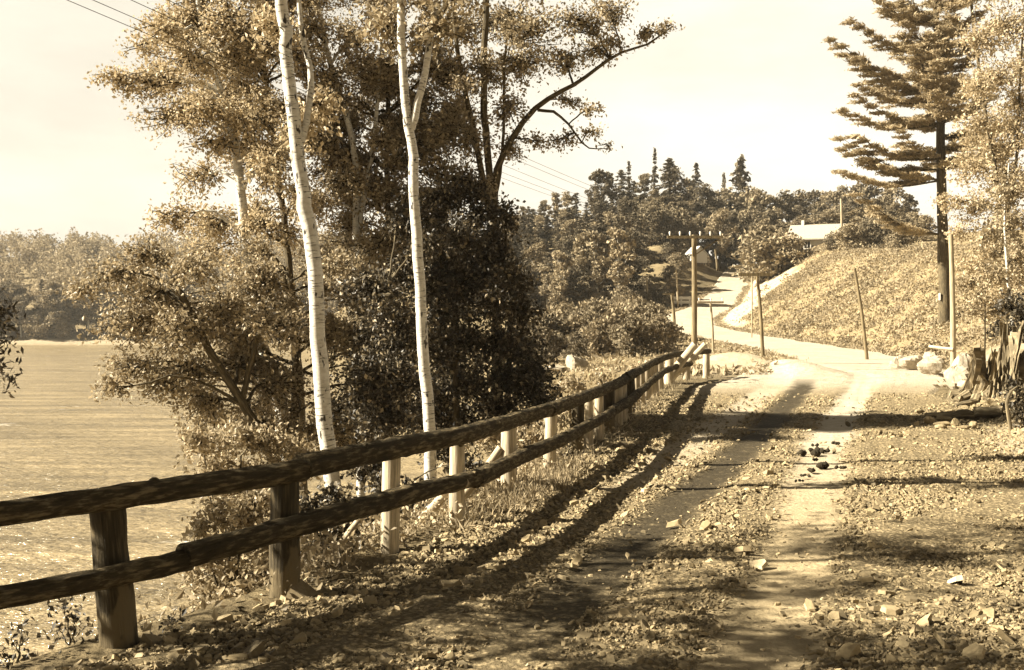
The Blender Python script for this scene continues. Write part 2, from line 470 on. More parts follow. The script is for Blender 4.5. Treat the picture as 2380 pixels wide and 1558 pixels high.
def ground_z(x, y):
    x = np.asarray(x, float); y = np.asarray(y, float)
    xr = lin(RC, y); h = lin(RH, y)
    hw = np.interp(y, *ROAD_HW)
    z = h + np.zeros_like(x)
    # right of the road: bank and grassy hill
    d = x - xr - hw
    slope = np.interp(y, [-30, 14, 18, 24, 34, 42, 70, 88, 102, 115, 140], [.30, .40, .38, .26, .38, .45, .47, .52, .60, .64, .4])
    run = np.interp(y, [-30, 30, 45, 70, 88, 102, 115, 140], [4, 6, 12.6, 12.6, 11, 8.4, 7.2, 7])
    dd = np.clip(d, 0, None)
    hill = slope * (np.minimum(dd, run) - 0.25 * np.clip(dd - run * .8, 0, run * .2)) + .06 * np.clip(dd - run, 0, 70)
    z = z + hill * sst(0, 1.2, dd) + sst(1, 4, dd) * .16 * wob(x, y, 2.3)
    # left of the road: gentle fall
    dl = np.clip(xr - hw - x, 0, None)
    z = z - np.where(y > 34, .05 * np.clip(dl, 0, 14) * sst(34, 44, y), 0)
    z = z + sst(.5, 3, dl) * sst(36, 44, y) * .14 * wob(x, y, 1.9, 2)
    # sandy spoil mound at the end of the guard rail
    z = z + .62 * np.exp(-((x - 7.4) / 1.5) ** 2 - ((y - 36.5) / 2.0) ** 2) + .35 * np.exp(-((x - 9.0) / 1.0) ** 2 - ((y - 34.2) / 1.2) ** 2)
    # wooded hill
    up = sst(95, 175, y) * np.exp(-((x - 19) / 33) ** 2)
    z = z + 9.5 * up * sst(-2, 8, dl)
    # cut slope left of the upper road where the shed stands
    z = z + 1.2 * np.exp(-((x - 18) / 4) ** 2 - ((y - 122) / 7) ** 2)
    # river bank
    u = bank_x(y) - x
    drop = np.where(u > 0, .74 * u + .10 * np.clip(u, 0, 1), 0)
    drop = drop + sst(0, 2, u) * .18 * wob(x, y, 1.1, 4)
    zb = np.maximum(z - drop, -6)
    # far bank of the river
    fs = np.interp(x, [-200, -70, -30, 0], [205, 208, 214, 240])
    yy = y - fs
    far = -6 + np.clip(yy + 8, 0, None) * .25
    far = np.where(yy > 0, -4 + .9 * sst(0, 6, yy) + .155 * np.clip(yy, 0, 150) + .6 * wob(x, y, 14), far)
    zb = np.maximum(zb, np.where(x < 25, far * 1.0, -6) * 1.0)
    return zb


def gz(x, y): return float(ground_z(np.array([x]), np.array([y]))[0])


YL = np.concatenate((np.arange(-30, 2, 1.2), np.arange(2, 34, .17), np.arange(34, 130, .6), np.arange(130, 472, 5)))
XL = np.concatenate((np.arange(-270, -22, 7), np.arange(-22, -7, .45), np.arange(-7, 14, .17), np.arange(14, 42, .5), np.arange(42, 170, 5)))
GX, GY = np.meshgrid(XL, YL)
GZ = ground_z(GX, GY)


def on_road(x, y, pad=0.0):
    xr = lin(RC, y)
    hw = np.interp(y, *ROAD_HW)
    lw = np.where(y < 34, np.minimum(xr - lin(FX, np.minimum(y, 31)) - .75, 3.6), np.interp(y, [34, 40, 86, 106], [3, 2.6, 2.6, 1.7]))
    return (x > xr - lw - pad) & (x < xr + hw + pad) & (y < 134)


inside = on_road(GX, GY, -.2)
GZ2 = GZ - np.where(inside, np.where(GY < 34, .07, .16), 0)
rg = np.random.default_rng(11)
GZ2 = GZ2 + rg.normal(0, .012, GZ2.shape) * (GY < 60)
dR = GX - lin(RC, GY) - np.interp(GY, *ROAD_HW)
grassy = sst(-.2, 1.0, dR) * sst(36, 42, GY) * (1 - sst(120, 150, GY)) + .6 * sst(34, 42, GY) * (GX > bank_x(GY)) * (dR < -5)
grassy = np.clip(grassy + .5 * (GY > 200), 0, 1)
sandy = sst(.0, .6, dR) * (1 - sst(.1, .9, dR - np.interp(GY, [74, 80, 86, 95, 106, 114], [-.8, 1.2, 3.4, 5.0, 4.2, 1.0]) + .9 * wob(GX, GY, 1.4))) * sst(74, 80, GY) * (1 - sst(112, 120, GY))
sandy = np.maximum(sandy, np.exp(-((GX - 7.6) / 2.3) ** 2 - ((GY - 36.2) / 3.0) ** 2) * 1.3)
sandy = np.maximum(sandy, .85 * sst(.2, .9, dR + .0) * (1 - sst(34, 40, GY)) * sst(24, 30, GY) * (1 - sst(3, 5, dR)))
sandy = np.maximum(sandy, .8 * sst(-1.2, .6, dR) * (1 - sst(2.4, 4, dR)) * (1 - sst(16, 19, GY)))
sandy = np.maximum(sandy, (dR < -4.6) * (dR > -9) * sst(34, 37, GY) * (1 - sst(46, 60, GY)) * .6)
sandy = np.clip(np.where(GX < bank_x(GY), 0, sandy), 0, 1)
fs_ = np.interp(GX, [-200, -70, -30, 0], [205, 208, 214, 240])
sandy = np.maximum(sandy, .7 * (GY > fs_) * (GY < fs_ + 5) * (GX < -20))
mb = MB()
ny, nx = GX.shape
idx = np.arange(ny * nx).reshape(ny, nx)
mb.add(np.stack((GX, GY, GZ2), -1).reshape(-1, 3), np.stack((idx[:-1, :-1], idx[:-1, 1:], idx[1:, 1:], idx[1:, :-1]), -1).reshape(-1, 4))
g = mb.build('ground', M['ground'], attrs={'grassy': grassy.ravel(), 'sandy': sandy.ravel()})
tag(g, kind='structure')

# wheel tracks (plan view)
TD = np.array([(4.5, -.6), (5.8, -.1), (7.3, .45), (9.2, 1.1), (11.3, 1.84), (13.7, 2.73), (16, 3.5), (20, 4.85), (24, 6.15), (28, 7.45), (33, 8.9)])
TP = np.array([(4.5, .9), (5.8, 1.29), (7.5, 1.86), (10.1, 2.72), (14.9, 4.2), (20, 6.0), (28, 8.9), (33, 10.6)])


def track_w(x, y, tab, w):
    d = np.abs(x - lin(tab, y)) * .93
    return 1 - sst(w * .35, w * 1.1, d + .07 * wob(x, y, .5) + .05 * wob(x, y, .17, 3))


ys = np.concatenate((np.arange(-14, 3, .8), np.arange(3, 36, .1), np.arange(36, 134, .5)))
nt = 84
T = np.linspace(0, 1, nt)
xr_ = lin(RC, ys); hw_ = np.interp(ys, *ROAD_HW)
lw_ = np.where(ys < 34, np.minimum(xr_ - lin(FX, np.minimum(ys, 31)) - .62, 3.7), np.interp(ys, [34, 40, 86, 106], [3, 2.6, 2.6, 1.7]))
wid = .22 * wob(ys, ys * .3, 1.2)
RX = (xr_ - lw_)[:, None] + T[None] * (hw_ + lw_ + .25 * np.sin(ys * .9))[:, None]
RY = np.repeat(ys[:, None], nt, 1)
edge = np.minimum(T, 1 - T)[None] * (hw_ + lw_)[:, None]
td = track_w(RX, RY, TD, .36) * sst(4.6, 8.5, RY) * (1 - sst(28.5, 32, RY)); tp = np.maximum(track_w(RX, RY, TP, .5) * sst(3, 5, RY), .8 * track_w(RX, RY, TD - np.array([[0, .85]]), .5) * sst(10, 12, RY))  # pale mask also paints a sunlit strip left of the dark rut
RZ = ground_z(RX, RY) + np.where(RY < 34, .012, .03) - .09 * (1 - sst(0, .25, edge))
RZ = RZ - .03 * np.maximum(td, tp) + (RY < 36) * (.014 * wob(RX, RY, .28, 1) + .02 * wob(RX, RY, .8, 3)) * (1 - .6 * np.maximum(td, tp))
rg = np.random.default_rng(12)
RZ = RZ + rg.normal(0, .005, RZ.shape) * (RY < 34) * (1 - .7 * np.maximum(td, tp))
mb = MB(); ny, nx = RX.shape; idx = np.arange(ny * nx).reshape(ny, nx)
mb.add(np.stack((RX, RY, RZ), -1).reshape(-1, 3), np.stack((idx[:-1, :-1], idx[:-1, 1:], idx[1:, 1:], idx[1:, :-1]), -1).reshape(-1, 4))
rd = mb.build('road', M['road'], attrs={'track_dark': td.ravel(), 'track_pale_sunlit': tp.ravel(), 'far': np.clip(sst(8, 20, RY) * np.maximum(tp, sst(22, 31, RY)) + 0 * RX, 0, 1).ravel()})
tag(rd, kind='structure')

mb = MB()
wx = np.concatenate((np.arange(-270, -20, 10), np.arange(-20, 12, 2))); wy = np.concatenate((np.arange(-35, 60, 2), np.arange(60, 300, 10)))
WX, WY = np.meshgrid(wx, wy); idx = np.arange(WX.size).reshape(WX.shape)
mb.add(np.stack((WX, WY, np.full(WX.shape, -4.0)), -1).reshape(-1, 3), np.stack((idx[:-1, :-1], idx[:-1, 1:], idx[1:, 1:], idx[1:, :-1]), -1).reshape(-1, 4))
tag(mb.build('water', M['water']), kind='structure')

# ------------------------------------------------------------------ loose stone
def chips(mb, x, y, size, rng, flat=0.3, lift=0.0, rv=None):
    n = len(x)
    a = np.arange(6)[None] * math.pi / 3 + rng.normal(0, .22, (n, 6)) + rng.random((n, 1)) * 6
    r = (1 + rng.normal(0, .22, (n, 6))) * size[:, None] * .5
    el = 1 + rng.random((n, 1)) * .8
    yaw = rng.normal(0, .9, (n, 1))
    ux, uy = np.cos(a) * r * el ** .5, np.sin(a) * r / el ** .5
    X = ux * np.cos(yaw) - uy * np.sin(yaw); Y = ux * np.sin(yaw) + uy * np.cos(yaw)
    t = size[:, None] * flat * (0.6 + .8 * rng.random((n, 1)))
    tx, ty = rng.normal(0, .3, (n, 1)), rng.normal(0, .3, (n, 1))
    z0 = ground_z(x, y)[:, None] + .012 + lift
    top = np.stack((x[:, None] + X * .82, y[:, None] + Y * .82, z0 + t * .75 + tx * X + ty * Y + rng.normal(0, .08, (n, 6)) * t), -1)
    bot = np.stack((x[:, None] + X, y[:, None] + Y, z0 - t * .35 + tx * X + ty * Y), -1)
    v = np.concatenate((top, bot), 1).reshape(-1, 3)
    i = np.arange(n)[:, None] * 12
    hexa = i + np.arange(6)[None]
    k = np.arange(6); kn = (k + 1) % 6
    side = (np.arange(n)[:, None, None] * 12 + np.stack((k + 6, kn + 6, kn, k), -1)[None]).reshape(-1, 4)
    rr = np.clip(rng.beta(2, 2.6, n) if rv is None else rv, 0, 1)
    mb.add(v, [hexa, side], None, np.repeat(rr, 12), 0, False)


rng = np.random.default_rng(21)
mb = MB()
n = 400000
y = 3.6 + 22 * rng.random(n) ** 1.9
x = -3.5 + (y * .5 + 3.8) * rng.random(n)
keep = (x > lin(FX, y) + .15) & (x < lin(RC, y) + 4.2)
tk = np.maximum(np.maximum(track_w(x, y, TD, .40), track_w(x, y, TP, .50)), .8 * track_w(x, y, TD - np.array([[0, .85]]), .45) * sst(10, 12, y))
dens = np.interp(y, [3.6, 8, 11, 16, 26], [1, .95, .8, .5, .25]) * (1 - .98 * tk) * (.55 + .45 * sst(-.2, .4, wob(x, y, .7, 5)))
keep &= rng.random(n) < dens
x, y = x[keep], y[keep]
size = np.clip(.0165 * np.exp(rng.normal(0, .5, len(x))), .007, .10) * np.interp(y, [4, 12, 22], [1.0, 1.25, 1.8])
chips(mb, x, y, size, rng, .28)
n = 900
y2 = 4 + 12 * rng.random(n) ** 1.5; x2 = lin(FX, y2) + .1 + .9 * rng.random(n) ** 1.5
chips(mb, x2, y2, .045 * np.exp(rng.normal(0, .45, n)), rng, .28)
tag(mb.build('gravel', M['stone']), kind='stuff')

# countable larger flat stones
STN = [(2220, 1365, .17, .98), (2150, 1460, .16, .6), (2070, 1430, .16, .6), (2195, 1515, .14, .7), (2260, 1535, .16, .65), (2060, 1390, .14, .5), (1935, 1450, .12, .55), (1975, 1535, .15, .6),
       (1880, 1420, .10, .6), (2300, 1440, .12, .5), (2100, 1515, .10, .75), (1730, 1290, .14, .75), (1760, 1320, .13, .8), (1570, 1225, .17, .7), (1640, 1235, .15, .6), (700, 1500, .12, .6), (780, 1440, .13, .55), (860, 1410, .14, .6),
       (560, 1545, .12, .65), (1040, 1370, .12, .5), (1150, 1330, .14, .55), (2010, 1360, .12, .6), (2330, 1330, .13, .5), (2340, 1500, .14, .55)]
for i, (px, py, s, v) in enumerate(STN):
    D = EYE * FPX / (py - 730.0); p = at(px, py, D)
    rg = np.random.default_rng(300 + i); mb = MB()
    chips(mb, np.array([p[0]]), np.array([D]), np.array([s * .85]), rg, .22, .012, np.array([min(1, v + .12)]))
    o = mb.build('stone', M['stone'], origin=(p[0], D, gz(p[0], D)))
    if i == 0: tag(o, 'brightest pale flat stone on the gravel at the side of the road', 'stone')
    else: tag(o, 'flat slate stone lying loose in the road gravel', 'stone', 'flat slate stones in the road gravel')

for i, (px, py, s) in enumerate([(1890, 1060, .22), (1905, 1052, .16), (1895, 1075, .09), (1915, 1090, .2), (1950, 1093, .1), (1885, 1100, .12), (1870, 1112, .08), (1862, 1125, .07), (1895, 1040, .1), (1945, 1036, .12)]):
    D = EYE * FPX / (py - 730.0); p = at(px, py, D); rg = np.random.default_rng(340 + i); mb = MB()
    for k in range(5):
        c = np.array((p[0] + rg.normal(0, s * .35), D + rg.normal(0, s * .3), gz(p[0], D) + .03))
        th = np.linspace(0, math.pi, 6); P = c + np.stack((np.linspace(-1, 1, 6) * s * .25, np.zeros(6), np.zeros(6)), -1)
        tube(mb, P, np.maximum(np.sin(th), .12) * s * .22, 7, 0, .2, rg)
    tag(mb.build('dung_clod', M['clod'], origin=(p[0], D, gz(p[0], D))), 'dark clod of dung dropped on the pale wheel track', 'dung', 'dark clods on the pale wheel track')

# ------------------------------------------------------------------ guard rail
fence = empty('guard_rail', (lin(FX, 6.19), 6.19, 0), 'rustic log guard rail with two rails on posts along the road edge', 'guard rail')
# display px of the post's middle, base distance, radius, top height, tone
POSTS = [(4.0, .10, 'post_dark'), (6.19, .105, 'post_dark'), (7.25, .10, 'post_dark'), (8.6, .075, 'post'), (9.75, .07, 'post'), (11.5, .085, 'post'), (12.9, .075, 'post'), (14.6, .10, 'post_dark'), (15.5, .06, 'post'), (16.3, .07, 'post'), (17.2, .09, 'post_dark'),
         (18.2, .085, 'post'), (19.1, .07, 'post'), (19.9, .06, 'post_dark'), (20.7, .09, 'post_dark'), (21.6, .08, 'post'), (22.6, .09, 'post'), (23.8, .10, 'post'), (25.0, .12, 'post'), (26.2, .11, 'post'), (27.5, .12, 'post'), (29.2, .12, 'post'), (31.0, .11, 'post'), (32.0, .10, 'post')]
TOPZ = np.array([(0, 1.0), (4.5, .985), (6.2, .95), (7.2, .925), (8.6, .90), (9.75, .88), (11.5, .85), (14, .85), (18, .86), (24, .86), (28, .86), (32, .86)])
for i, (y, r, m) in enumerate(POSTS):
    rg = np.random.default_rng(400 + i)
    x = lin(FX, y) - .04; zt = lin(TOPZ, y) - (.08 if y < 31.5 else .0)
    zb = gz(x, y) - .35
    lean = rg.normal(0, .025, 2)
    if i == 1: lean = np.array((-.10, 0))
    P = np.stack([np.array((x + lean[0] * t, y + lean[1] * t, zb + (zt - zb) * t)) for t in np.linspace(0, 1, 9)])
    mb = MB(); tube(mb, P, r * np.linspace(1.06, .94, 9), 12, 0, .035, rg)
    mb.build('post', M[m], fence)


def log_rail(tab, segs, r0, off, seed):
    for k, (a, b) in enumerate(segs):
        rg = np.random.default_rng(seed + k)
        nn = max(10, int((b - a) * 13)); yy = np.linspace(a, b, nn)
        P = np.stack((lin(FX, yy) + off, yy, lin(tab, yy)), -1)
        # round the corners of the polyline
        for _ in range(10): P[1:-1] = (P[:-2] + 2 * P[1:-1] + P[2:]) / 4
        P[1:-1] += rg.normal(0, .0015, P[1:-1].shape)
        P[:, 0] += .008 * np.sin(yy * .9 + k); P[:, 2] += .010 * np.sin(yy * .8 + k * 2) + (0.012 if k % 2 else 0)
        rr = r0 * np.interp(yy, [3, 5.5, 7.5, 40], [.74, .80, 1.0, 1.0]) * np.linspace(1.05, .95, nn) * (1 + .015 * np.sin(yy * 3.1 + k))
        mb = MB(); tube(mb, P, rr, 20, 0, .03, rg, l0=k * 3.3)
        for q in range(int((b - a) * 1.2)):
            i_ = rg.integers(2, nn - 2); an = rg.uniform(0, 6.28); dv = np.array((math.cos(an), 0, math.sin(an)))
            tube(mb, [P[i_] + dv * rr[i_] * .7, P[i_] + dv * rr[i_] * 1.02, P[i_] + dv * rr[i_] * 1.2], [.034, .028, .016], 7, 0, .1, rg, l0=q); mb.build('rail', M['rail'], fence)


log_rail(TOPZ - np.array([[0, .09]]), [(1.5, 7.3), (7.28, 12.6), (12.58, 18.4), (18.38, 25.3), (25.28, 32.05)], .082, .05, 430)
LOWZ = np.array([(0, .50), (4, .50), (5, .49), (6.2, .435), (7.3, .47), (8.6, .44), (9.75, .40), (11.5, .38), (14, .39), (18, .40), (22, .42), (25, .46), (31, .46)])
log_rail(LOWZ, [(1.5, 6.4), (6.36, 9.8), (9.76, 16.4), (16.38, 23.7), (23.68, 30.9)], .077, .13, 460)
# split stakes bracing the posts from the river side
for i, (a, b, r) in enumerate([((780, 1282, 8.9), (838, 1205, 8.6), .035), ((985, 1205, 10.1), (1035, 1150, 9.8), .05), ((1045, 1190, 10.4), (1120, 1100, 10.1), .06), ((1100, 1130, 11.6), (1165, 1040, 11.5), .05), ((1560, 872, 29.6), (1616, 800, 29.4), .13), ((1580, 860, 31.0), (1640, 800, 30.8), .10)]):
    rg = np.random.default_rng(490 + i); mb = MB(); A, B = at(*a), at(*b)
    A = A + (A - B) * .4
    P, rr = smooth_path([A, B], [r, r * .8], 7); tube(mb, P, rr, 9, 0, .06, rg)
    mb.build('brace', M['post'], fence)

# ------------------------------------------------------------------ telegraph poles and wires
def pole(px, py_top, D, label, r=.09, px_base=None, arm=None, pins=0, brace=0, mat='pole', depth=.4, zt=None, name='telegraph_pole', arm_y=None, group=None, stub=0):
    top = at(px, py_top, D)
    xb = at(px_base if px_base is not None else px, 700, D)[0]
    zb = gz(xb, D)
    e = empty(name, (xb, D, zb), label, 'pole', group)
    rg = np.random.default_rng(int(px) + int(D * 7)); mb = MB()
    P, rr = smooth_path([(xb, D, zb - depth), (xb * .5 + top[0] * .5 + .02, D, (zb + top[2]) / 2), top], [r * 1.1, r, r * .85], 12)
    tube(mb, P, rr, 10, 0, .02, rg); mb.build('shaft', M[mat], e)
    if arm:
        a0, a1, ya = arm; A, B = at(a0, ya, D), at(a1, ya, D); A[1] -= r + .05; B[1] -= r + .05
        mb = MB(); c = (A + B) / 2; hl = (B[0] - A[0]) / 2
        box(mb, c, (hl, .04, .05)); ca = mb.build('crossarm', M[mat], e)
        for k in range(pins):
            xk = A[0] + (B[0] - A[0]) * (.05 + .9 * k / max(1, pins - 1)); mb = MB()
            tube(mb, [(xk, A[1], c[2] + .02), (xk, A[1], c[2] + .09), (xk, A[1], c[2] + .15), (xk, A[1], c[2] + .21)], [.018, .02, .04, .025], 8)
            o = mb.build('insulator', M['china'], e)
        if brace:
            mb = MB(); s0 = np.array((top[0] + r * .6, D - r - .01, c[2] - .62)); s1 = np.array((top[0] + brace, D - r - .01, c[2] - .03))
            tube(mb, *smooth_path([s0, s1], [.022, .022], 4), 6); mb.build('brace', M[mat], e)
    return e


pole(1613, 546, 40, 'tall telegraph pole with six insulators on its crossarm at the guard rail end', .10, 1613, (1549, 1679, 552), 6, .95)
pole(1759, 634, 36, 'slim pole with a bare dark crossarm beside the sandy mound', .055, 1775, (1715, 1793, 639), 0, 0)
pole(1561, 683, 72, 'short pole with a stub arm at the bend of the road', .10, 1570, (1540, 1566, 684), 0, 0)
pole(1651, 700, 52, 'thin pale pole with low crossarm in front of the far road', .055, 1659, (1621, 1681, 703), 3, 0, 'pole_pale')
pole(1748, 640, 66, 'very thin pale pole at the foot of the grassy hill by the road', .04, 1747, None, 0, 0, 'pole_pale')
pole(1986, 624, 44, 'bare leaning pole without crossarm at the hill foot', .065, 2019, None, 0, 0, 'pole')
pole(2210, 545, 31, 'tall pale pole standing in front of the pine trunk', .075, 2217, None, 0, 0, 'pole_pale')
pole(1955, 462, 108, 'slim pole rising behind the house on the hill', .13, 1956, None, 0, 0, 'pole_pale')
pole(1646, 610, 126, 'thin distant pole beside the white shed', .12, 1648, None, 0, 0, 'pole', name='telegraph_pole')
pole(1662, 580, 124, 'taller thin distant pole behind the white shed, at the wood edge', .12, 1668, None, 0, 0, 'pole')
pole(1571, 628, 96, 'thin pale pole before the bank below the white shed', .08, 1576, None, 0, 0, 'pole_pale')
pole(1503, 650, 98, 'thin pale pole among the bushes below the wood', .08, 1504, None, 0, 0, 'pole_pale')
# the pole behind the viewer that carries the wires on
pe = empty('telegraph_pole', (-8.6, -7, gz(-8.6, -7)), 'telegraph pole beside the road behind the viewer', 'pole')
mb = MB(); zb = gz(-8.6, -7); tube(mb, *smooth_path([(-8.6, -7, zb - .3), (-8.6, -7, 5.2)], [.11, .09], 8), 10); mb.build('shaft', M['pole'], pe)
mb = MB(); box(mb, (-8.6, -7.15, 4.85), (1.0, .04, .05)); mb.build('crossarm', M['pole'], pe)
P0 = at(1549, 552, 40); P1 = at(1679, 552, 40)
for k, (t0, px, py) in enumerate([(.05, 155, 0), (.23, 215, 0), (.41, 304, 0), (.77, 389, 0), (.95, 434, 0)]):
    A = P0 + (P1 - P0) * t0; A[2] += .2; A[1] -= .16
    Q = at(px, py, 9.5)
    d = (Q - A); B = A + d * ((A[1] + 7) / (A[1] - 9.5)); B[2] = A[2] + .3
    pts = []
    for s in np.linspace(0, 1, 30):
        q = A + (B - A) * s
        pts.append(q)
    pts = np.array(pts); s9 = (A[1] - 9.5) / (A[1] + 7); want = Q[2]
    lin_z = A[2] + (B[2] - A[2]) * s9; sag = (lin_z - want) / (4 * s9 * (1 - s9)); ss = np.linspace(0, 1, 30)
    pts[:, 2] -= sag * 4 * ss * (1 - ss)
    mb = MB(); tube(mb, pts, np.full(30, .0033), 5)
    tag(mb.build('telegraph_wire', M['iron'], origin=tuple(A)), 'telegraph wire crossing the sky and the leaves towards the road poles', 'wire', 'telegraph wires strung along the road')

# ------------------------------------------------------------------ trees
COVER = 2.6


def tree(name, label, cat, stems, clumps, leafm, barkm, leaf=.08, group=None, seed=1, cover=1.6, droop=.5, twig_r=.012, width=.6, limb_r=.03, root=None, sub=34, twigm='twig', leaf_sv=.32):
    """stems: list of (points, r0, r1); clumps: (centre, rx, ry, rz)"""
    rg = np.random.default_rng(seed)
    base = np.array(stems[0][0][0]) if root is None else np.array(root)
    e = empty(name, base, label, cat, group)
    S, SR = [], []
    tm = MB()
    for pts, r0, r1 in stems:
        n = max(10, int(np.linalg.norm(np.array(pts[-1]) - np.array(pts[0])) * 4))
        P, rr = smooth_path(pts, np.linspace(r0, r1, len(pts)), n, rg, .006)
        tube(tm, P, rr, 14 if r0 > .08 else 8, 0, .03, rg); S.append(P); SR.append(rr)
    S = np.concatenate(S); SR = np.concatenate(SR)
    cm = MB(); LP = []
    for (c, rx, ry, rzz) in clumps:
        c = np.asarray(c, float)
        d = np.linalg.norm(S - c, axis=1) + 1.2 * np.clip(S[:, 2] - c[2] + .15 * np.linalg.norm((S - c)[:, :2], axis=1), 0, None)
        k = int(np.argmin(d)); A = S[k]
        L = np.linalg.norm(c - A)
        mid = (A + c) / 2 + np.array((0, 0, .12 * L)) + rg.normal(0, .05 * L, 3)
        if L > .25:
            P, rr = smooth_path([A, mid, c], [min(limb_r, SR[k] * .7), limb_r * .6, limb_r * .28], 9, rg, .015 * L)
            tube(tm if L > .9 else cm, P, rr, 6, 0 if L > .9 else 1, 0, rg, False)
        else: P = np.stack((A, c))
        area = math.pi * rx * rzz
        nl = int(COVER * cover * area / (leaf * leaf * width * .5) * .55)
        ns = max(5, nl // sub)
        for q in range(ns):
            u = nrm(rg.normal(0, 1, 3)) * (.35 + .65 * rg.random() ** .5)
            tip = c + u * np.array((rx, ry, rzz)); tip[2] -= .05
            st = P[int(len(P) * (.45 + .5 * rg.random()))] if len(P) > 2 else P[-1]
            st = st if np.linalg.norm(st - c) < max(rx, rzz) * 1.1 else c
            m2 = (st + tip) / 2 + rg.normal(0, .08, 3) * max(rx, rzz)
            Q, qr = smooth_path([st, m2, tip], [twig_r, twig_r * .6, twig_r * .3], 6)
            tube(cm, Q, qr, 4, 1, 0, rg, False)
            w = nl // ns + 1
            tt = rg.random(w) ** .7
            pp = Q[np.minimum((tt * 5.99).astype(int), 5)] + rg.normal(0, .035 + .9 * leaf, (w, 3)) * (.6 + .8 * max(rx, rzz) * .6)
            LP.append(pp)
    LP = np.concatenate(LP)
    leaves(cm, LP, leaf, rg, 0, width, droop, sv=leaf_sv)
    tm.build('trunk', [M[barkm]], e); cm.build('crown', [M[leafm], M[twigm]], e)
    return e


def pxcl(lst, D, squash=1.0, jd=.6, seed=0):
    """clumps given as (px, py, rx_px, ry_px[, D])"""
    rg = np.random.default_rng(seed); out = []
    for q in lst:
        d = q[4] if len(q) > 4 else D + rg.normal(0, jd)
        c = at(q[0], q[1], d); out.append((c, q[2] * d / FPX, min(q[2], q[3]) * d / FPX * squash, q[3] * d / FPX))
    return out


def stem(lst, D):
    """stem in display px, its foot put on the ground at the first point's px"""
    pts = [at(px, py, D) for px, py in lst]
    x0 = pts[0][0]; z0 = gz(x0, D)
    if z0 < pts[0][2]: pts = [np.array((x0 + .04, D, z0 - .15))] + pts
    return pts


# two white birches standing just beyond the rail
tree('birch_tree', 'thick white birch trunk leaning and bending just beyond the guard rail', 'tree',
     [(stem([(778, 1160), (757, 1000), (740, 800), (735, 650), (713, 500), (697, 400), (680, 250), (664, 100), (655, 0), (640, -200), (640, -420)], 11.5), .09, .058),
      ([at(700, 330, 11.5), at(725, 200, 11.6), at(700, 60, 11.7), at(690, -100, 11.7)], .04, .02)],
     pxcl([(700, 300, 70, 60), (760, 250, 60, 60), (650, 60, 80, 60), (600, -130, 160, 110), (760, -190, 150, 120), (640, -360, 170, 120)], 11.6, 1, .3, 1), 'leaf_light', 'birch', .06, seed=51, cover=1.0)
tree('birch_tree', 'slender white birch forking high up beyond the guard rail', 'tree',
     [(stem([(1000, 1110), (998, 980), (983, 800), (972, 600), (962, 450), (957, 330), (945, 270), (934, 130), (932, 0), (930, -200)], 13.4), .078, .045),
      ([at(955, 300, 13.4), at(972, 235, 13.4), at(992, 150, 13.45), at(1008, 20, 13.5), at(1020, -180, 13.5)], .05, .03)],
     pxcl([(900, 60, 90, 60), (1010, 60, 90, 70), (950, -60, 150, 80), (1080, -40, 110, 70), (880, -150, 130, 90), (1020, -220, 160, 100)], 13.5, 1, .3, 2), 'leaf_mid', 'birch', .065, seed=52, cover=1.1)
# leafy trees on the river bank behind
tree('bank_tree', 'light leafed tree arching over the river with the crown tip farthest out', 'tree',
     [(stem([(660, 1000), (610, 800), (575, 620), (560, 450), (540, 300), (500, 170), (470, 60), (450, -80)], 17.5), .12, .03)],
     pxcl([(330, 110, 70, 40), (380, 60, 80, 50), (460, 10, 90, 50), (250, 170, 40, 22), (280, 185, 70, 34), (350, 190, 90, 55), (440, 130, 110, 70), (380, 270, 90, 50), (470, 250, 100, 60), (560, 150, 110, 80), (420, 50, 100, 60), (540, 40, 110, 70), (620, 80, 90, 80), (600, 270, 100, 80), (640, 390, 90, 70), (500, 330, 80, 40),
           (450, 410, 80, 50), (390, 500, 70, 50), (500, 520, 90, 50), (620, 520, 90, 60), (480, -80, 130, 80), (620, -60, 110, 80)], 17.5, 1, .7, 3), 'leaf_light', 'birch', .056, seed=53, cover=1.0, limb_r=.035)
tree('bank_tree', 'low leafy tree hanging its branches over the water', 'tree',
     [(stem([(640, 1100), (570, 950), (480, 800), (420, 680), (370, 590)], 15.6), .09, .03), ([at(560, 940, 15.6), at(600, 780, 15.7), at(640, 640, 15.8)], .05, .02)],
     pxcl([(330, 590, 80, 50), (250, 640, 80, 45), (190, 670, 50, 35), (330, 680, 100, 60), (450, 620, 90, 60), (280, 760, 80, 60), (400, 760, 100, 70), (300, 850, 75, 50), (270, 900, 50, 36), (420, 860, 100, 60), (530, 720, 100, 80), (560, 850, 100, 70), (480, 940, 90, 50), (590, 640, 80, 60), (640, 760, 80, 80),
           (590, 980, 90, 60), (500, 1040, 80, 50), (660, 900, 80, 70), (660, 1040, 70, 50)], 15.6, 1, .6, 4), 'leaf_mid', 'bark', .056, seed=54, cover=1.25, limb_r=.03)
tree('bank_tree', 'pale stemmed tree crowded behind the thick birch', 'tree',
     [(stem([(835, 1000), (830, 800), (826, 600), (828, 400), (800, 250), (760, 120), (740, 0), (735, -100)], 18.5), .08, .03), ([at(826, 560, 18.5), at(860, 380, 18.6), at(880, 200, 18.7), at(890, 40, 18.7)], .05, .02)],
     pxcl([(720, 60, 90, 70), (830, 80, 90, 70), (760, 180, 90, 70), (870, 190, 80, 60), (800, 300, 90, 60), (730, 330, 70, 60), (890, 320, 70, 60), (780, 420, 90, 60), (880, 440, 80, 60), (720, 480, 70, 60), (820, 530, 90, 60), (900, 560, 80, 60), (740, 600, 70, 60), (850, 650, 90, 70), (770, -40, 120, 60), (890, -30, 100, 60)], 18.5, 1, .6, 5),
     'leaf_mid', 'birch', .056, seed=55, cover=.85)
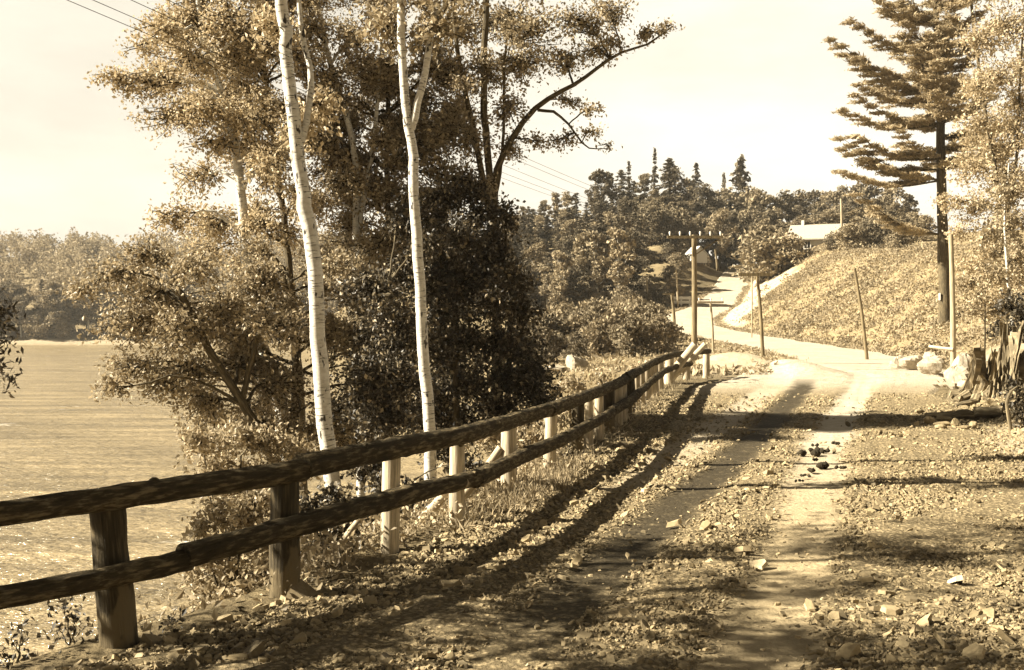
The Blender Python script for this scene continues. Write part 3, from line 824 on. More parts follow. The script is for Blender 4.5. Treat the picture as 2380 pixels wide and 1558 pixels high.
tree('bank_tree', 'many stemmed tree with a long bare limb reaching over the road', 'tree',
     [(stem([(1160, 950), (1152, 760), (1150, 600), (1143, 450), (1128, 300), (1124, 160), (1130, 20), (1135, -120)], 18.8), .075, .05),
      ([at(1146, 540, 18.8), at(1120, 400, 18.7), at(1090, 250, 18.7), at(1062, 110, 18.8), at(1050, -60, 18.8)], .06, .03),
      ([at(1148, 500, 18.8), at(1155, 400, 18.8), at(1185, 330, 18.8), at(1235, 262, 18.9), at(1290, 220, 18.9), at(1345, 190, 19.0), at(1400, 150, 19.0), at(1450, 120, 19.1), at(1510, 100, 19.1), at(1562, 62, 19.2)], .065, .012),
      ([at(1250, 256, 18.9), at(1290, 262, 18.8), at(1330, 300, 18.7), at(1365, 342, 18.6), at(1412, 345, 18.6)], .03, .007),
      ([at(1152, 640, 18.8), at(1160, 560, 18.8), at(1152, 470, 18.8), at(1165, 380, 18.8), at(1172, 200, 18.8), at(1180, 60, 18.8)], .035, .02)],
     pxcl([(1060, 60, 90, 60), (1160, 50, 100, 60), (1250, 60, 100, 60), (1340, 40, 80, 50), (1420, 20, 70, 40), (1220, 150, 90, 50), (1300, 130, 70, 45), (1380, 110, 60, 36), (1130, 160, 80, 60), (1050, 180, 70, 60), (1180, 250, 60, 50), (1010, 290, 60, 50), (1090, 320, 70, 60), (1190, 340, 40, 40),
           (1440, 90, 46, 22), (1500, 75, 50, 24), (1550, 60, 34, 20), (1320, 235, 50, 20), (1390, 250, 40, 18), (1300, 325, 60, 20), (1370, 300, 46, 12), (1410, 335, 24, 10), (1250, 330, 40, 20), (1060, 420, 70, 50), (1120, 430, 50, 40), (1260, -60, 130, 60), (1120, -70, 120, 60)], 18.8, 1, .4, 6),
     'leaf_mid', 'bark', .056, seed=56, cover=1.05, limb_r=.024)
def filler(label, poly, n, D, st, leafm, seed, r0=(45, 85), leaf=.054, cover=.8):
    rg = np.random.default_rng(seed); poly = np.array(poly, float); cl = []
    while len(cl) < n:
        x, y = rg.uniform(poly[:, 0].min(), poly[:, 0].max()), rg.uniform(poly[:, 1].min(), poly[:, 1].max())
        ins = False; j = len(poly) - 1
        for i in range(len(poly)):
            if (poly[i, 1] > y) != (poly[j, 1] > y) and x < (poly[j, 0] - poly[i, 0]) * (y - poly[i, 1]) / (poly[j, 1] - poly[i, 1]) + poly[i, 0]: ins = not ins
            j = i
        if ins: cl.append((x, y, rg.uniform(*r0), rg.uniform(*r0) * .75, D + rg.normal(0, .6)))
    tree('bank_tree', label, 'tree', [(stem(st, D), .10, .03)], pxcl(cl, D), leafm, 'bark', leaf, seed=seed, cover=cover)


filler('tall leafy tree over the river behind the arching light one', [(360, 90), (520, 0), (760, -40), (780, 300), (720, 560), (520, 620), (400, 560), (500, 500), (470, 330), (380, 250)], 54, 18.8, [(700, 1000), (680, 700), (640, 350), (600, 60)], 'leaf_light', 151)
filler('full crowned tree filling the sky between the two white birches', [(740, -40), (1080, -40), (1120, 300), (1060, 520), (980, 640), (780, 640), (740, 400)], 66, 19.2, [(900, 1000), (905, 700), (900, 350), (910, 40)], 'leaf_mid', 152)
filler('spreading waterside tree behind the thick birch trunk', [(330, 640), (560, 560), (800, 600), (960, 760), (980, 1040), (640, 1060), (430, 960), (310, 860)], 46, 16.6, [(680, 1050), (690, 900), (680, 760), (660, 640)], 'leaf_mid', 153, cover=.95)
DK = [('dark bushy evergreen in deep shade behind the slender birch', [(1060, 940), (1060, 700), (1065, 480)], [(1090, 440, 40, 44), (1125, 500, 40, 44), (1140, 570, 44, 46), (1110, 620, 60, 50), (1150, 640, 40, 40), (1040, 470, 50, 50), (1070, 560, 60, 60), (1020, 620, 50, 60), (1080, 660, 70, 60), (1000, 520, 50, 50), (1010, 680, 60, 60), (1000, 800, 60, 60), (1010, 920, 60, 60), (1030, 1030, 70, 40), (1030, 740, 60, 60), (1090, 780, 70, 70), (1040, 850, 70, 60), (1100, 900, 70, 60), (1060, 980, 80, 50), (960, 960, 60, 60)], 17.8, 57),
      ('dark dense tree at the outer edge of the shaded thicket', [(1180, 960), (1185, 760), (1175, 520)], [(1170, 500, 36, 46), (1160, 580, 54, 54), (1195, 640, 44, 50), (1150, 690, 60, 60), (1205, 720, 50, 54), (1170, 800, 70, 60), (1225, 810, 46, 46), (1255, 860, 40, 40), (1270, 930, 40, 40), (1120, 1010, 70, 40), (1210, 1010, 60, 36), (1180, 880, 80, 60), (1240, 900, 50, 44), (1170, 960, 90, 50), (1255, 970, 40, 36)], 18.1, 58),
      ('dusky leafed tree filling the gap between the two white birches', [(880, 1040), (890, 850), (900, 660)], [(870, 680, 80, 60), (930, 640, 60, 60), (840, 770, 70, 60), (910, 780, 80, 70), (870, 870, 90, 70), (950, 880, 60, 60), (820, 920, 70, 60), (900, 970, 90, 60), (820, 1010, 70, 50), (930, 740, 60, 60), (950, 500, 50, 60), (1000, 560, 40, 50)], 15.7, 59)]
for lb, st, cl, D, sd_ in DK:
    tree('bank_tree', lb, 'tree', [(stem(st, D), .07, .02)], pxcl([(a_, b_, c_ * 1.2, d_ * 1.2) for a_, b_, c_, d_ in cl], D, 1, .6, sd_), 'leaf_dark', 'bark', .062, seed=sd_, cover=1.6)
# shrubs on the slope under and behind the rail
SH = [('leafy shrub on the bank seen under the rail between the first posts', 560, 1420, 9.3, [(520, 1190, 70, 50), (600, 1170, 70, 60), (650, 1150, 60, 50), (480, 1290, 60, 50), (560, 1280, 80, 50), (640, 1260, 60, 60), (500, 1380, 70, 36), (600, 1370, 70, 40), (450, 1330, 40, 40), (560, 1200, 60, 50), (620, 1330, 60, 50), (540, 1340, 60, 40), (470, 1230, 40, 40)], 'leaf_mid', .046),
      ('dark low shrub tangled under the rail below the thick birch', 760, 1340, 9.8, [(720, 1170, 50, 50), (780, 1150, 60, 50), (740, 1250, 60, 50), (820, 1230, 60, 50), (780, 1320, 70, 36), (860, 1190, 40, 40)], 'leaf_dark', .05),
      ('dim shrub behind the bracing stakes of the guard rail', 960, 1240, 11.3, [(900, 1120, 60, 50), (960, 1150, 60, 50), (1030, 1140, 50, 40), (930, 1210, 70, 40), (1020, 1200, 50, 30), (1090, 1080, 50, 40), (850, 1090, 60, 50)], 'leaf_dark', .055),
      ('leafy shrub at the foot of the thicket behind the white posts', 1180, 1080, 14.5, [(1130, 1010, 60, 40), (1200, 1000, 50, 40), (1250, 1010, 40, 36), (1290, 960, 40, 36), (1180, 1060, 70, 36), (1260, 1060, 40, 30)], 'leaf_mid', .06),
      ('rough shrub beyond the rail where the thicket ends', 1350, 930, 24.0, [(1290, 910, 46, 30), (1340, 890, 40, 26), (1390, 880, 40, 24), (1330, 940, 50, 26), (1420, 900, 30, 20)], 'leaf_mid', .08),
      ('pale shrub on the slope reaching towards the water under the low tree', 560, 1120, 13.0, [(470, 1030, 60, 50), (520, 1080, 60, 40), (600, 1090, 60, 40), (660, 1090, 60, 50), (560, 1130, 70, 36), (560, 1020, 70, 50), (640, 1020, 70, 50), (720, 1060, 60, 50), (490, 1120, 50, 36)], 'leaf_mid', .06)]
for i, (lb, bx, by, D, cl, lm, lf) in enumerate(SH):
    x0 = at(bx, by, D)[0]; z0 = gz(x0, D)
    st = [(np.array((x0, D, z0 - .1)), np.array((x0 - .05, D, z0 + .5)), at(bx, min(q[1] for q in cl) + 40, D))]
    tree('shrub', lb, 'shrub', [(list(st[0]), .03, .01), ([st[0][0], at(cl[0][0], cl[0][1], D)], .02, .006), ([st[0][0], at(cl[-1][0], cl[-1][1], D)], .02, .006)], pxcl(cl, D, 1, .25, 70 + i), lm, 'twig', lf, seed=70 + i, cover=1.5, limb_r=.012, twig_r=.006)
# river-bank trees beside the viewer, whose shade lies over the near road
for i, (x0, y0, hs, lb) in enumerate([(-7.0, 7.7, 1.0, 'leafy bank tree beyond the frame shading the near road'), (-6.2, 5.2, .95, 'second leafy bank tree beyond the frame shading the gravel'), (-6.8, 2.6, 1.0, 'third leafy bank tree beyond the frame behind the viewer')]):
    z0 = gz(x0, y0); rg = np.random.default_rng(90 + i)
    cl = [(np.array((x0 + rg.normal(0, .5), y0 + rg.normal(0, .8), 1.6 + 7.6 * t * hs)), .75, 1.0, .6) for t in np.linspace(0, 1, 24)]
    tree('bank_tree', lb, 'tree', [([np.array((x0, y0, z0 - .2)), np.array((x0 - .1, y0, z0 + 2)), np.array((x0 + .1, y0, z0 + 5)), np.array((x0, y0, 9.4 * hs))], .11, .03)], cl, 'leaf_mid', 'bark', .085, seed=90 + i, cover=.42, group=None)
# dark spray reaching in at the picture's edge
x0, y0 = -4.75, 8.2; z0 = gz(x0, y0)
tree('evergreen_sapling', 'dark evergreen spray reaching in over the river from the frame edge', 'tree', [([np.array((x0, y0, z0 - .1)), np.array((x0 - .05, y0, .4)), np.array((x0, y0, 2.6))], .05, .015)],
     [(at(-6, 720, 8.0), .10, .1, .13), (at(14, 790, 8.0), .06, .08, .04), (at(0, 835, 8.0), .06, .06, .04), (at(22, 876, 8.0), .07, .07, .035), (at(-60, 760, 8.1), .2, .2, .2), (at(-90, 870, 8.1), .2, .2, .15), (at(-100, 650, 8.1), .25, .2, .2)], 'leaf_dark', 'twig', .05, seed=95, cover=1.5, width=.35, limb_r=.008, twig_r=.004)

# ------------------------------------------------------------------ white pine and the trees above the stump
def pine():
    D = 50.0; rg = np.random.default_rng(101)
    tp = [at(2195, 742, D), at(2192, 560, D), at(2188, 420, D), at(2184, 250, D), at(2178, 100, D), at(2172, -60, D), at(2168, -200, D)]
    x0 = tp[0][0]; z0 = gz(x0, D); tp = [np.array((x0 + .03, D, z0 - .3))] + tp[1:]
    e = empty('pine_tree', (x0, D, z0), 'tall white pine with bare lower trunk and flat sweeping branch tiers', 'tree')
    P, rr = smooth_path(tp, np.linspace(.27, .09, len(tp)), 40, rg, .01)
    tm = MB(); tube(tm, P, rr, 12, 0, .03, rg); cm = MB(); LP, LA = [], []

    def branch(A, B, w, dens=1.0):
        L = np.linalg.norm(B - A); mid = A * .5 + B * .5 + np.array((0, 0, -.10 * L))
        Q, qr = smooth_path([A, mid, B], [.055, .035, .01], 10)
        tube(tm, Q, qr, 6, 0, 0, rg, False)
        nb = int(30 * L / 3.5)
        hd = nrm((B - A) * np.array((1, 1, 0))); sd2 = np.array((-hd[1], hd[0], 0))
        for k in range(nb):
            t = .12 + .88 * (k + rg.random()) / nb
            st = Q[min(9, int(t * 9.99))]; ww = w * (1.25 - .85 * t) * rg.uniform(.5, 1.15)
            tip = st + hd * ww * .9 + sd2 * ww * rg.choice((-1, 1)) * rg.uniform(.2, 1.1) + np.array((0, 0, ww * rg.uniform(-.05, .22)))
            R_, q2 = smooth_path([st, tip], [.012, .006], 7); tube(cm, R_, q2, 4, 1, 0, rg, False)
            m = int((34 + 105 * ww) * dens)
            pp = R_[rg.integers(2, 7, m)] + rg.normal(0, .075, (m, 3)) * np.array((1.35, 1.35, .32)) + np.array((0, 0, .03))
            LP.append(pp); LA.append(np.repeat((nrm(tip - st) * .8 + np.array((0, 0, .16)))[None], m, 0))
    tips = [(1937, 95, 190), (1985, 55, 120), (1972, 130, 210), (1990, 225, 290), (1968, 262, 300), (2000, 200, 250), (1962, 325, 410), (1995, 320, 380), (1966, 352, 400), (1964, 402, 415), (2010, 350, 430), (2000, 455, 540), (2040, 490, 545), (2050, 10, 60), (2075, -30, 40)]
    for px, py, pj in tips:
        A = P[np.argmin(np.abs(P[:, 2] - at(2190, pj, D)[2]))]
        B = at(px, py, D + rg.uniform(-1.2, .6)); branch(A, B, .95)
    for k in range(84):
        t = .36 + .62 * k / 84; A = P[int(t * 39)]; a = rg.uniform(0, 2 * math.pi)
        if math.cos(a) < -.8 and k % 3: a += 1.2
        L = 3.6 * (1.08 - t) / .72 + .5; L *= rg.uniform(.6, 1.0)
        branch(A, A + np.array((math.cos(a) * L, math.sin(a) * L, L * rg.uniform(.12, .4))), .8, .8)
    leaves(cm, np.concatenate(LP), .17, rg, 0, .26, 0, .05, np.concatenate(LA), .55)
    tm.build('trunk', [M['bark']], e); cm.build('crown', [M['needle'], M['twig']], e)
    mb = MB(); q = at(2179, 690, D); box(mb, (x0 - .27, D - .12, q[2]), (.012, .09, .16)); mb.build('trunk_notice', M['white'], e)


pine()
tree('hill_tree', 'light leafed tree in front of the pine, above the jagged stump', 'tree',
     [(stem([(2340, 800), (2335, 640), (2320, 450), (2290, 260), (2270, 120), (2250, -60)], 36), .10, .04), ([at(2330, 560, 36), at(2360, 400, 36), at(2370, 200, 36), at(2380, 20, 36)], .06, .03)],
     pxcl([(2290, 90, 70, 60), (2350, 60, 80, 60), (2275, 200, 50, 50), (2320, 180, 80, 60), (2270, 290, 70, 60), (2350, 300, 70, 60), (2250, 390, 60, 50), (2320, 410, 80, 60), (2270, 480, 60, 50), (2350, 520, 60, 60), (2300, 590, 60, 50), (2370, 640, 50, 60), (2200, 470, 40, 40), (2320, -40, 90, 60), (2240, -30, 70, 60), (2390, 150, 70, 70), (2230, 540, 40, 30), (2250, 620, 50, 36), (2330, 690, 60, 40), (2290, 660, 50, 36), (2300, 350, 70, 50), (2360, 240, 60, 50), (2400, 420, 70, 70)], 36, 1, 1.0, 8),
     'leaf_light', 'bark', .09, seed=111, cover=.95, limb_r=.04)
tree('hill_tree', 'young birch with a thin white stem behind the stump', 'tree',
     [(stem([(2352, 745), (2346, 680), (2338, 590), (2335, 500), (2345, 380)], 33), .06, .02)],
     pxcl([(2310, 640, 50, 40), (2370, 600, 50, 50), (2290, 540, 50, 40), (2350, 520, 50, 50), (2380, 700, 40, 40), (2330, 440, 60, 50)], 33, 1, .6, 9), 'leaf_mid', 'birch', .11, seed=112, cover=1.4)
for i, (lb, px, py, D, cl) in enumerate([('dark undergrowth bush beside the jagged stump', 2365, 860, 26, [(2345, 700, 40, 36), (2385, 730, 50, 50), (2370, 800, 40, 46), (2400, 850, 50, 60), (2330, 760, 36, 30)]), ('sparse bush on the bank behind the pale pole', 2290, 700, 34, [(2250, 660, 40, 30), (2290, 690, 40, 30), (2320, 720, 40, 30), (2265, 720, 30, 22)])]):
    x0 = at(px, py, D)[0]; z0 = gz(x0, D)
    tree('shrub', lb, 'shrub', [([np.array((x0, D, z0 - .1)), np.array((x0, D, z0 + .5)), at(px, py - 100, D)], .04, .015)], pxcl(cl, D, 1, .4, 120 + i), 'leaf_dark' if i == 0 else 'leaf_mid', 'twig', .10, seed=120 + i, cover=1.2, limb_r=.015)


# ------------------------------------------------------------------ jagged stump, rocks
def stump():
    D = 23.0; x0 = at(2322, 900, D)[0]; z0 = gz(x0, D) - .35
    e = empty('stump', (x0, D, z0), 'huge jagged weathered stump with split upright splinters on the bank', 'stump')
    rg = np.random.default_rng(131); c0 = np.array((x0, D, z0))
    mb = MB()

    def slab(a, rr, h, w, t, lean, tw, base=0.0):
        n, m = 12, 9
        u = np.linspace(-1, 1, m); k = np.linspace(0, 1, n)[:, None]
        hh = h * (1 - .35 * np.abs(u - rg.uniform(-.7, .7)) ** 1.3 + rg.normal(0, .06, m))[None] * k + base
        ww = w * (1.0 + .5 * np.exp(-hh / .3)) * (1 - .22 * k)
        rad_ = rr + .42 * np.exp(-hh / .25) + lean * hh + .035 * np.sin(u * 9 + a * 3)[None] + rg.normal(0, .012, (n, m))
        da = np.array((math.cos(a), math.sin(a))); ta = np.array((-da[1], da[0])); tang = u[None] * ww + tw * hh
        def sh(off):
            return np.stack((da[0] * (rad_ + off) + ta[0] * tang, da[1] * (rad_ + off) + ta[1] * tang, hh), -1)
        o = sh(t * (1 - .3 * u ** 2)[None]); i_ = sh(-t)
        v = np.concatenate((o.reshape(-1, 3), i_.reshape(-1, 3))) + c0
        I = np.arange(n * m).reshape(n, m); q = np.stack((I[:-1, :-1], I[:-1, 1:], I[1:, 1:], I[1:, :-1]), -1).reshape(-1, 4); N = n * m
        ed = [np.stack((I[:-1, 0], I[1:, 0], I[1:, 0] + N, I[:-1, 0] + N), -1), np.stack((I[:-1, -1] + N, I[1:, -1] + N, I[1:, -1], I[:-1, -1]), -1), np.stack((I[-1, :-1], I[-1, 1:], I[-1, 1:] + N, I[-1, :-1] + N), -1)]
        ax = np.stack((tang + a * 2, np.full_like(hh, rr), hh), -1).reshape(-1, 3)
        mb.add(v, [q, q[:, ::-1] + N] + ed, np.concatenate((ax, ax)), None, 0, False)
    for k in range(26):
        a = k * 2 * math.pi / 26 + rg.normal(0, .1)
        slab(a, rg.uniform(.46, .62), rg.uniform(.75, 1.75) * (1.05 - .25 * math.cos(a - 2.9)), rg.uniform(.07, .19), rg.uniform(.04, .08), rg.uniform(-.16, .10), rg.normal(0, .10))
    for k in range(14):
        a = rg.uniform(0, 6.28); slab(a, rg.uniform(.12, .38), rg.uniform(.7, 1.35), rg.uniform(.08, .16), .06, rg.uniform(-.1, .05), rg.normal(0, .08))
    for k in range(12):
        a = rg.uniform(2.2, 5.6); slab(a, rg.uniform(.62, .8), rg.uniform(.3, .8), rg.uniform(.06, .14), .05, rg.uniform(-.35, -.05), rg.normal(0, .25))
    mb.build('stump_shell', M['stump'], e)
    for k in range(9):
        aa = -3.3 + k * .34 + rg.normal(0, .1); L = rg.uniform(.5, 1.25)
        d = np.array((math.cos(aa), math.sin(aa), 0)); rb = MB(); A = c0 + np.array((0, 0, .4)) + d * .55
        B = A + d * L + np.array((rg.normal(0, .2), rg.normal(0, .2), 0)); B[2] = gz(B[0], B[1]) - .04
        tube(rb, *smooth_path([A, A + d * L * .4 + np.array((rg.normal(0, .08), rg.normal(0, .08), -.16)), B], [.13, .085, .03], 10, rg, .025), 8, 0, .14, rg, smooth=False); rb.build('root', M['stump'], e)


stump()


def rock(px, py, D, rx, ry, rzv, label, seed, group=None, mat='rock', sink=.3, name='boulder', cat='boulder'):
    rg = np.random.default_rng(seed); x0 = at(px, py, D)[0]; z0 = gz(x0, D)
    nu, nv = 18, 11; u = np.arange(nu) * 2 * math.pi / nu; w = np.linspace(.02, math.pi - .02, nv)
    dirs = np.stack([np.stack((np.sin(b) * np.cos(u), np.sin(b) * np.sin(u), np.full(nu, math.cos(b))), -1) for b in w]).reshape(-1, 3)
    pl = nrm(rg.normal(0, 1, (22, 3))); ds = rg.uniform(.55, .95, 22)
    r = np.full(len(dirs), 1.15)
    for n_, d_ in zip(pl, ds):
        c = dirs @ n_; r = np.where(c > .05, np.minimum(r, d_ / np.maximum(c, .05)), r)
    r = r * (1 + rg.normal(0, .03, len(r)))
    v = dirs * r[:, None] * np.array((rx, ry, rzv)) + np.array((x0, D, z0 + rzv * (1 - sink) - .0))
    i = np.arange(nv - 1)[:, None] * nu; j = np.arange(nu)[None]; jn = (j + 1) % nu
    mb = MB(); mb.add(v, np.stack((i + j, i + nu + j, i + nu + jn, i + jn), -1).reshape(-1, 4), None, None, 0, False)
    return tag(mb.build(name, M[mat], origin=(x0, D, z0)), label, cat, group)


rock(1338, 842, 44, .55, .6, .42, 'rounded pale boulder below the bushes beyond the guard rail', 1)
rock(1290, 845, 43, .6, .5, .26, 'flat topped pale boulder beside the rounded one below the bushes', 2)
rock(1312, 868, 40, .4, .4, .2, 'small pale rock in front of the two boulders beyond the rail', 3)
rock(2125, 800, 36, .55, .4, .36, 'whitish rock low on the bank by the road bend', 4)
rock(2160, 822, 34, .42, .4, .36, 'bright squarish rock below the fallen board', 5)
rock(2165, 770, 39, .40, .35, .34, 'bright tilted rock up on the bank under the pine', 6)
rock(2090, 812, 37, .4, .35, .25, 'lowest pale rock where the grassy hill meets the road', 7)
rock(2245, 850, 28, .45, .35, .55, 'white faced rock leaning beside the jagged stump', 8)
rock(2222, 885, 27, .28, .3, .40, 'pale upright rock at the foot of the pale pole', 9)
rock(2262, 880, 25, .3, .3, .22, 'broken pale rock at the stump foot', 10)
rock(1505, 815, 46, .18, .18, .16, 'small white rock on the verge above the rail', 11)
mb = MB(); A, B = at(2160, 806, 31.5), at(2216, 812, 30.9); tube(mb, *smooth_path([A, B], [.05, .05], 5), 6, 0, .05, np.random.default_rng(5)); tag(mb.build('board', M['post'], origin=tuple(A)), 'pale loose board resting between the rocks and the pale pole', 'board')
for i in range(16):
    rg = np.random.default_rng(700 + i); px = rg.uniform(2130, 2370); D = rg.uniform(17.0, 25)
    rock(px, 900, D, .06 + .10 * rg.random(), .08, .04 + .06 * rg.random(), 'rough stone tumbled on the verge before the stump', 710 + i, 'rough stones on the verge before the stump', 'stone', .2, 'stone', 'stone')
# half buried log and root hollow on the verge
mb = MB(); A, B = at(2150, 970, 19.6), at(2330, 955, 19.0); A[2] = gz(A[0], A[1]) + .05; B[2] = gz(B[0], B[1]) + .06
tube(mb, *smooth_path([A, (A + B) / 2, B], [.05, .09, .10], 14, np.random.default_rng(3), .02), 9, 0, .08, np.random.default_rng(4)); tag(mb.build('log', M['stump'], origin=tuple(A)), 'pale half buried log lying across the road verge', 'log')
e0 = at(2355, 1000, 16.8); zg = gz(e0[0], 16.8)
tree('shrub', 'dark rooty shrub in the hollow of the road bank', 'shrub', [([np.array((e0[0], 16.8, zg - .1)), np.array((e0[0] - .1, 16.8, zg + .5)), np.array((e0[0] + .1, 16.9, zg + .7))], .035, .012)], [(np.array((e0[0] + .25, 17, zg + .35)), .35, .3, .3), (np.array((e0[0] + .1, 17, zg + .65)), .3, .3, .25)], 'leaf_dark', 'stump', .07, seed=141, cover=1.2)

# ------------------------------------------------------------------ buildings and barrier
def house():
    D = 112.0; x0 = at(1903, 575, D)[0]; z0 = gz(x0, D) - .25; e = empty('house', (x0, D, z0), 'white house with a long low roof behind the grassy hill crest', 'house')
    ang = rad(-25); Rm = rz(ang); c0 = np.array((x0, D, z0))
    L, Wd, Hh, Rf = 2.4, 2.2, 9.55 - z0, 1.3
    def X(p): return np.asarray(p, float) @ Rm.T + c0
    mb = MB()
    vv = [(-L, -Wd, 0), (L, -Wd, 0), (L, Wd, 0), (-L, Wd, 0), (-L, -Wd, Hh), (L, -Wd, Hh), (L, Wd, Hh), (-L, Wd, Hh), (-L, 0, Hh + Rf), (L, 0, Hh + Rf)]
    mb.add(X(vv), [np.array([(0, 1, 5, 4), (2, 3, 7, 6)]), np.array([(1, 2, 6, 9, 5), (3, 0, 4, 8, 7)])], None, None, 0, False); mb.build('wall', M['white'], e)
    rf = MB(); o, t = .45, .12
    for s in (-1, 1):
        a = [(-L - o, s * (Wd + o), Hh - o * Rf / Wd), (L + o, s * (Wd + o), Hh - o * Rf / Wd), (L + o, 0, Hh + Rf), (-L - o, 0, Hh + Rf)]
        lo = np.array(a) + np.array((0, 0, .02)); hi = lo + np.array((0, 0, t)); v8 = np.vstack((lo, hi))
        rf.add(X(v8), np.array([(0, 1, 2, 3), (7, 6, 5, 4), (0, 4, 5, 1), (1, 5, 6, 2), (2, 6, 7, 3), (3, 7, 4, 0)]), None, None, 0, False)
    rof = rf.build('roof', M['roof'], e)
    mb = MB(); box(mb, X([(-1.6, 0, Hh + Rf + .2)])[0], (.14, .14, .4), Rm); mb.build('chimney', M['white'], e)
    for k in (-1.75, -.75):
        w = MB(); box(w, X([(k, -Wd - .03, Hh - .75)])[0], (.30, .04, .36), Rm); wo = w.build('window', M['glass'], e)
        w = MB()
        for dx, dz, hx, hz in ((0, .39, .36, .04), (0, -.39, .36, .04), (-.33, 0, .035, .36), (.33, 0, .035, .36), (0, 0, .02, .36)):
            box(w, X([(k + dx, -Wd - .06, Hh - .75 + dz)])[0], (hx, .05, hz), Rm)
        f = w.build('frame', M['white'], e)
    return e


house()
D = 121.0; x0 = at(1617, 640, D)[0]; z0 = gz(x0, D) - .2
e = empty('shed', (x0, D, z0), 'small white gabled shed on the bank above the far road', 'shed')
Rm = rz(rad(12)); c0 = np.array((x0, D, z0))
mb = MB(); w, l, h, r = .85, 1.2, .95, .8
vv = np.array([(-w, -l, 0), (w, -l, 0), (w, l, 0), (-w, l, 0), (-w, -l, h), (w, -l, h), (w, l, h), (-w, l, h), (0, -l, h + r), (0, l, h + r)]) @ Rm.T + c0
mb.add(vv, [np.array([(1, 2, 6, 5), (3, 0, 4, 7)]), np.array([(0, 1, 5, 8, 4), (2, 3, 7, 9, 6)])], None, None, 0, False); mb.build('wall', M['white'], e)
mb = MB()
for s in (-1, 1):
    lo = np.array([(s * (w + .15), -l - .15, h - .12), (s * (w + .15), l + .15, h - .12), (0, l + .15, h + r + .03), (0, -l - .15, h + r + .03)]); hi = lo + np.array((0, 0, .07))
    mb.add(np.vstack((lo, hi)) @ Rm.T + c0, np.array([(0, 1, 2, 3), (7, 6, 5, 4), (0, 4, 5, 1), (1, 5, 6, 2), (2, 6, 7, 3), (3, 7, 4, 0)]), None, None, 0, False)
mb.build('roof', M['white'], e)
D = 97.0; A, B = at(1564, 722, D), at(1603, 722, D)
zg = gz(A[0], D); e = empty('barrier', (A[0], D, zg), 'short white board barrier at the far road bend', 'barrier')
for k in range(3):
    mb = MB(); box(mb, (A[0] + (B[0] - A[0]) * k / 2, D, zg + .35), (.07, .07, .6)); mb.build('post', M['white'], e)
for k in range(2):
    mb = MB(); box(mb, ((A[0] + B[0]) / 2, D - .11, zg + .42 + .36 * k), ((B[0] - A[0]) / 2 + .1, .03, .13)); mb.build('board', M['white'], e)


# ------------------------------------------------------------------ woods
def spruce_mesh(seed, narrow=1.0, h=10.0, tuft=False):
    rg = np.random.default_rng(seed); mb = MB()
    tube(mb, *smooth_path([(0, 0, -.5), (0, 0, h)], [.16, .02], 8), 6, 1, 0, rg)
    LP, LA = [], []
    lo = .55 if tuft else .10
    nt_ = 15 if tuft else 17
    for t in np.linspace(lo, .99, nt_):
        R_ = (1.02 - t) ** .62 * 1.95 * narrow + .10
        if tuft: R_ = .75 * math.sin(math.pi * (t - lo) / (1.02 - lo)) + .2
        nb = 7
        for k in range(nb):
            a = rg.uniform(0, 6.28); L = R_ * rg.uniform(.35, 1.25); tj = t + rg.normal(0, .016)
            d = np.array((math.cos(a), math.sin(a), -.22 + rg.uniform(-.15, .15)))
            m = int(8 + 14 * L); s = (rg.random(m) ** .7)[:, None]
            LP.append(np.array((0, 0, tj * h)) + d * L * s + rg.normal(0, .12, (m, 3)) * np.array((1, 1, .5))); LA.append(np.repeat(d[None], m, 0))
    leaves(mb, np.concatenate(LP), .38, rg, 0, .45, .2, .1, np.concatenate(LA), .45)
    return mb


def broad_mesh(seed, h=9.0, w=1.0, leaf=.34, n=2600, low=.25):
    rg = np.random.default_rng(seed); mb = MB()
    tube(mb, *smooth_path([(0, 0, -.5), (rg.normal(0, .2), rg.normal(0, .2), h * .5), (rg.normal(0, .4), 0, h * .9)], [.15, .1, .03], 8), 6, 1, 0, rg)
    LP = []; nc = 26
    for k in range(nc):
        t = low + (1 - low) * rg.random(); R_ = 2.4 * w * math.sin(math.pi * min(.97, max(.08, (t - low) / (1 - low) * .85 + .14))) ** .7
        a = rg.uniform(0, 6.28); q = R_ * rg.random() ** .5
        c = np.array((math.cos(a) * q, math.sin(a) * q, t * h)); rr = rg.uniform(.5, .95) * w ** .5
        m = n // nc; u = nrm(rg.normal(0, 1, (m, 3))) * (rg.random((m, 1)) ** .45)
        LP.append(c + u * rr * np.array((1.1, 1.1, .8)))
        P, r_ = smooth_path([(0, 0, c[2] * .7), c], [.05, .015], 4); tube(mb, P, r_, 4, 1, 0, rg, False)
    leaves(mb, np.concatenate(LP), leaf, rg, 0, .7, .2)
    return mb


def hide(o): bpy.data.objects.remove(o)


MSH = {}
for i in range(3):
    o = spruce_mesh(200 + i, (1.0, .75, 1.25)[i]).build('spruce_tree', [M['needle_far'], M['twig']]); MSH['s%d' % i] = o.data; hide(o)
o = spruce_mesh(205, 1, 10, True).build('spruce_tree', [M['needle_far'], M['twig']]); MSH['tuft'] = o.data; hide(o)
for i in range(5):
    o = broad_mesh(210 + i, 9, (1.0, .8, 1.2, .7, 1.1)[i], low=(.2, .3, .15, .3, .2)[i]).build('broadleaf_tree', [M['leaf_far'], M['birch'] if i in (1, 3) else M['twig']]); MSH['b%d' % i] = o.data; hide(o)
for i in range(3):
    o = broad_mesh(220 + i, 2.0, .55, .15, 2600, .05).build('bush', [M['leaf_far'], M['twig']]); MSH['u%d' % i] = o.data; hide(o)


def inst(key, name, x, y, s, label, cat, group=None, rot=0.0, sz=None, sink=0.0):
    o = bpy.data.objects.new(name, MSH[key]); C.objects.link(o)
    o.location = (float(x), float(y), gz(x, y) - sink); o.rotation_euler = (0, 0, rot); o.scale = (s, s, sz or s)
    return tag(o, label, cat, group)


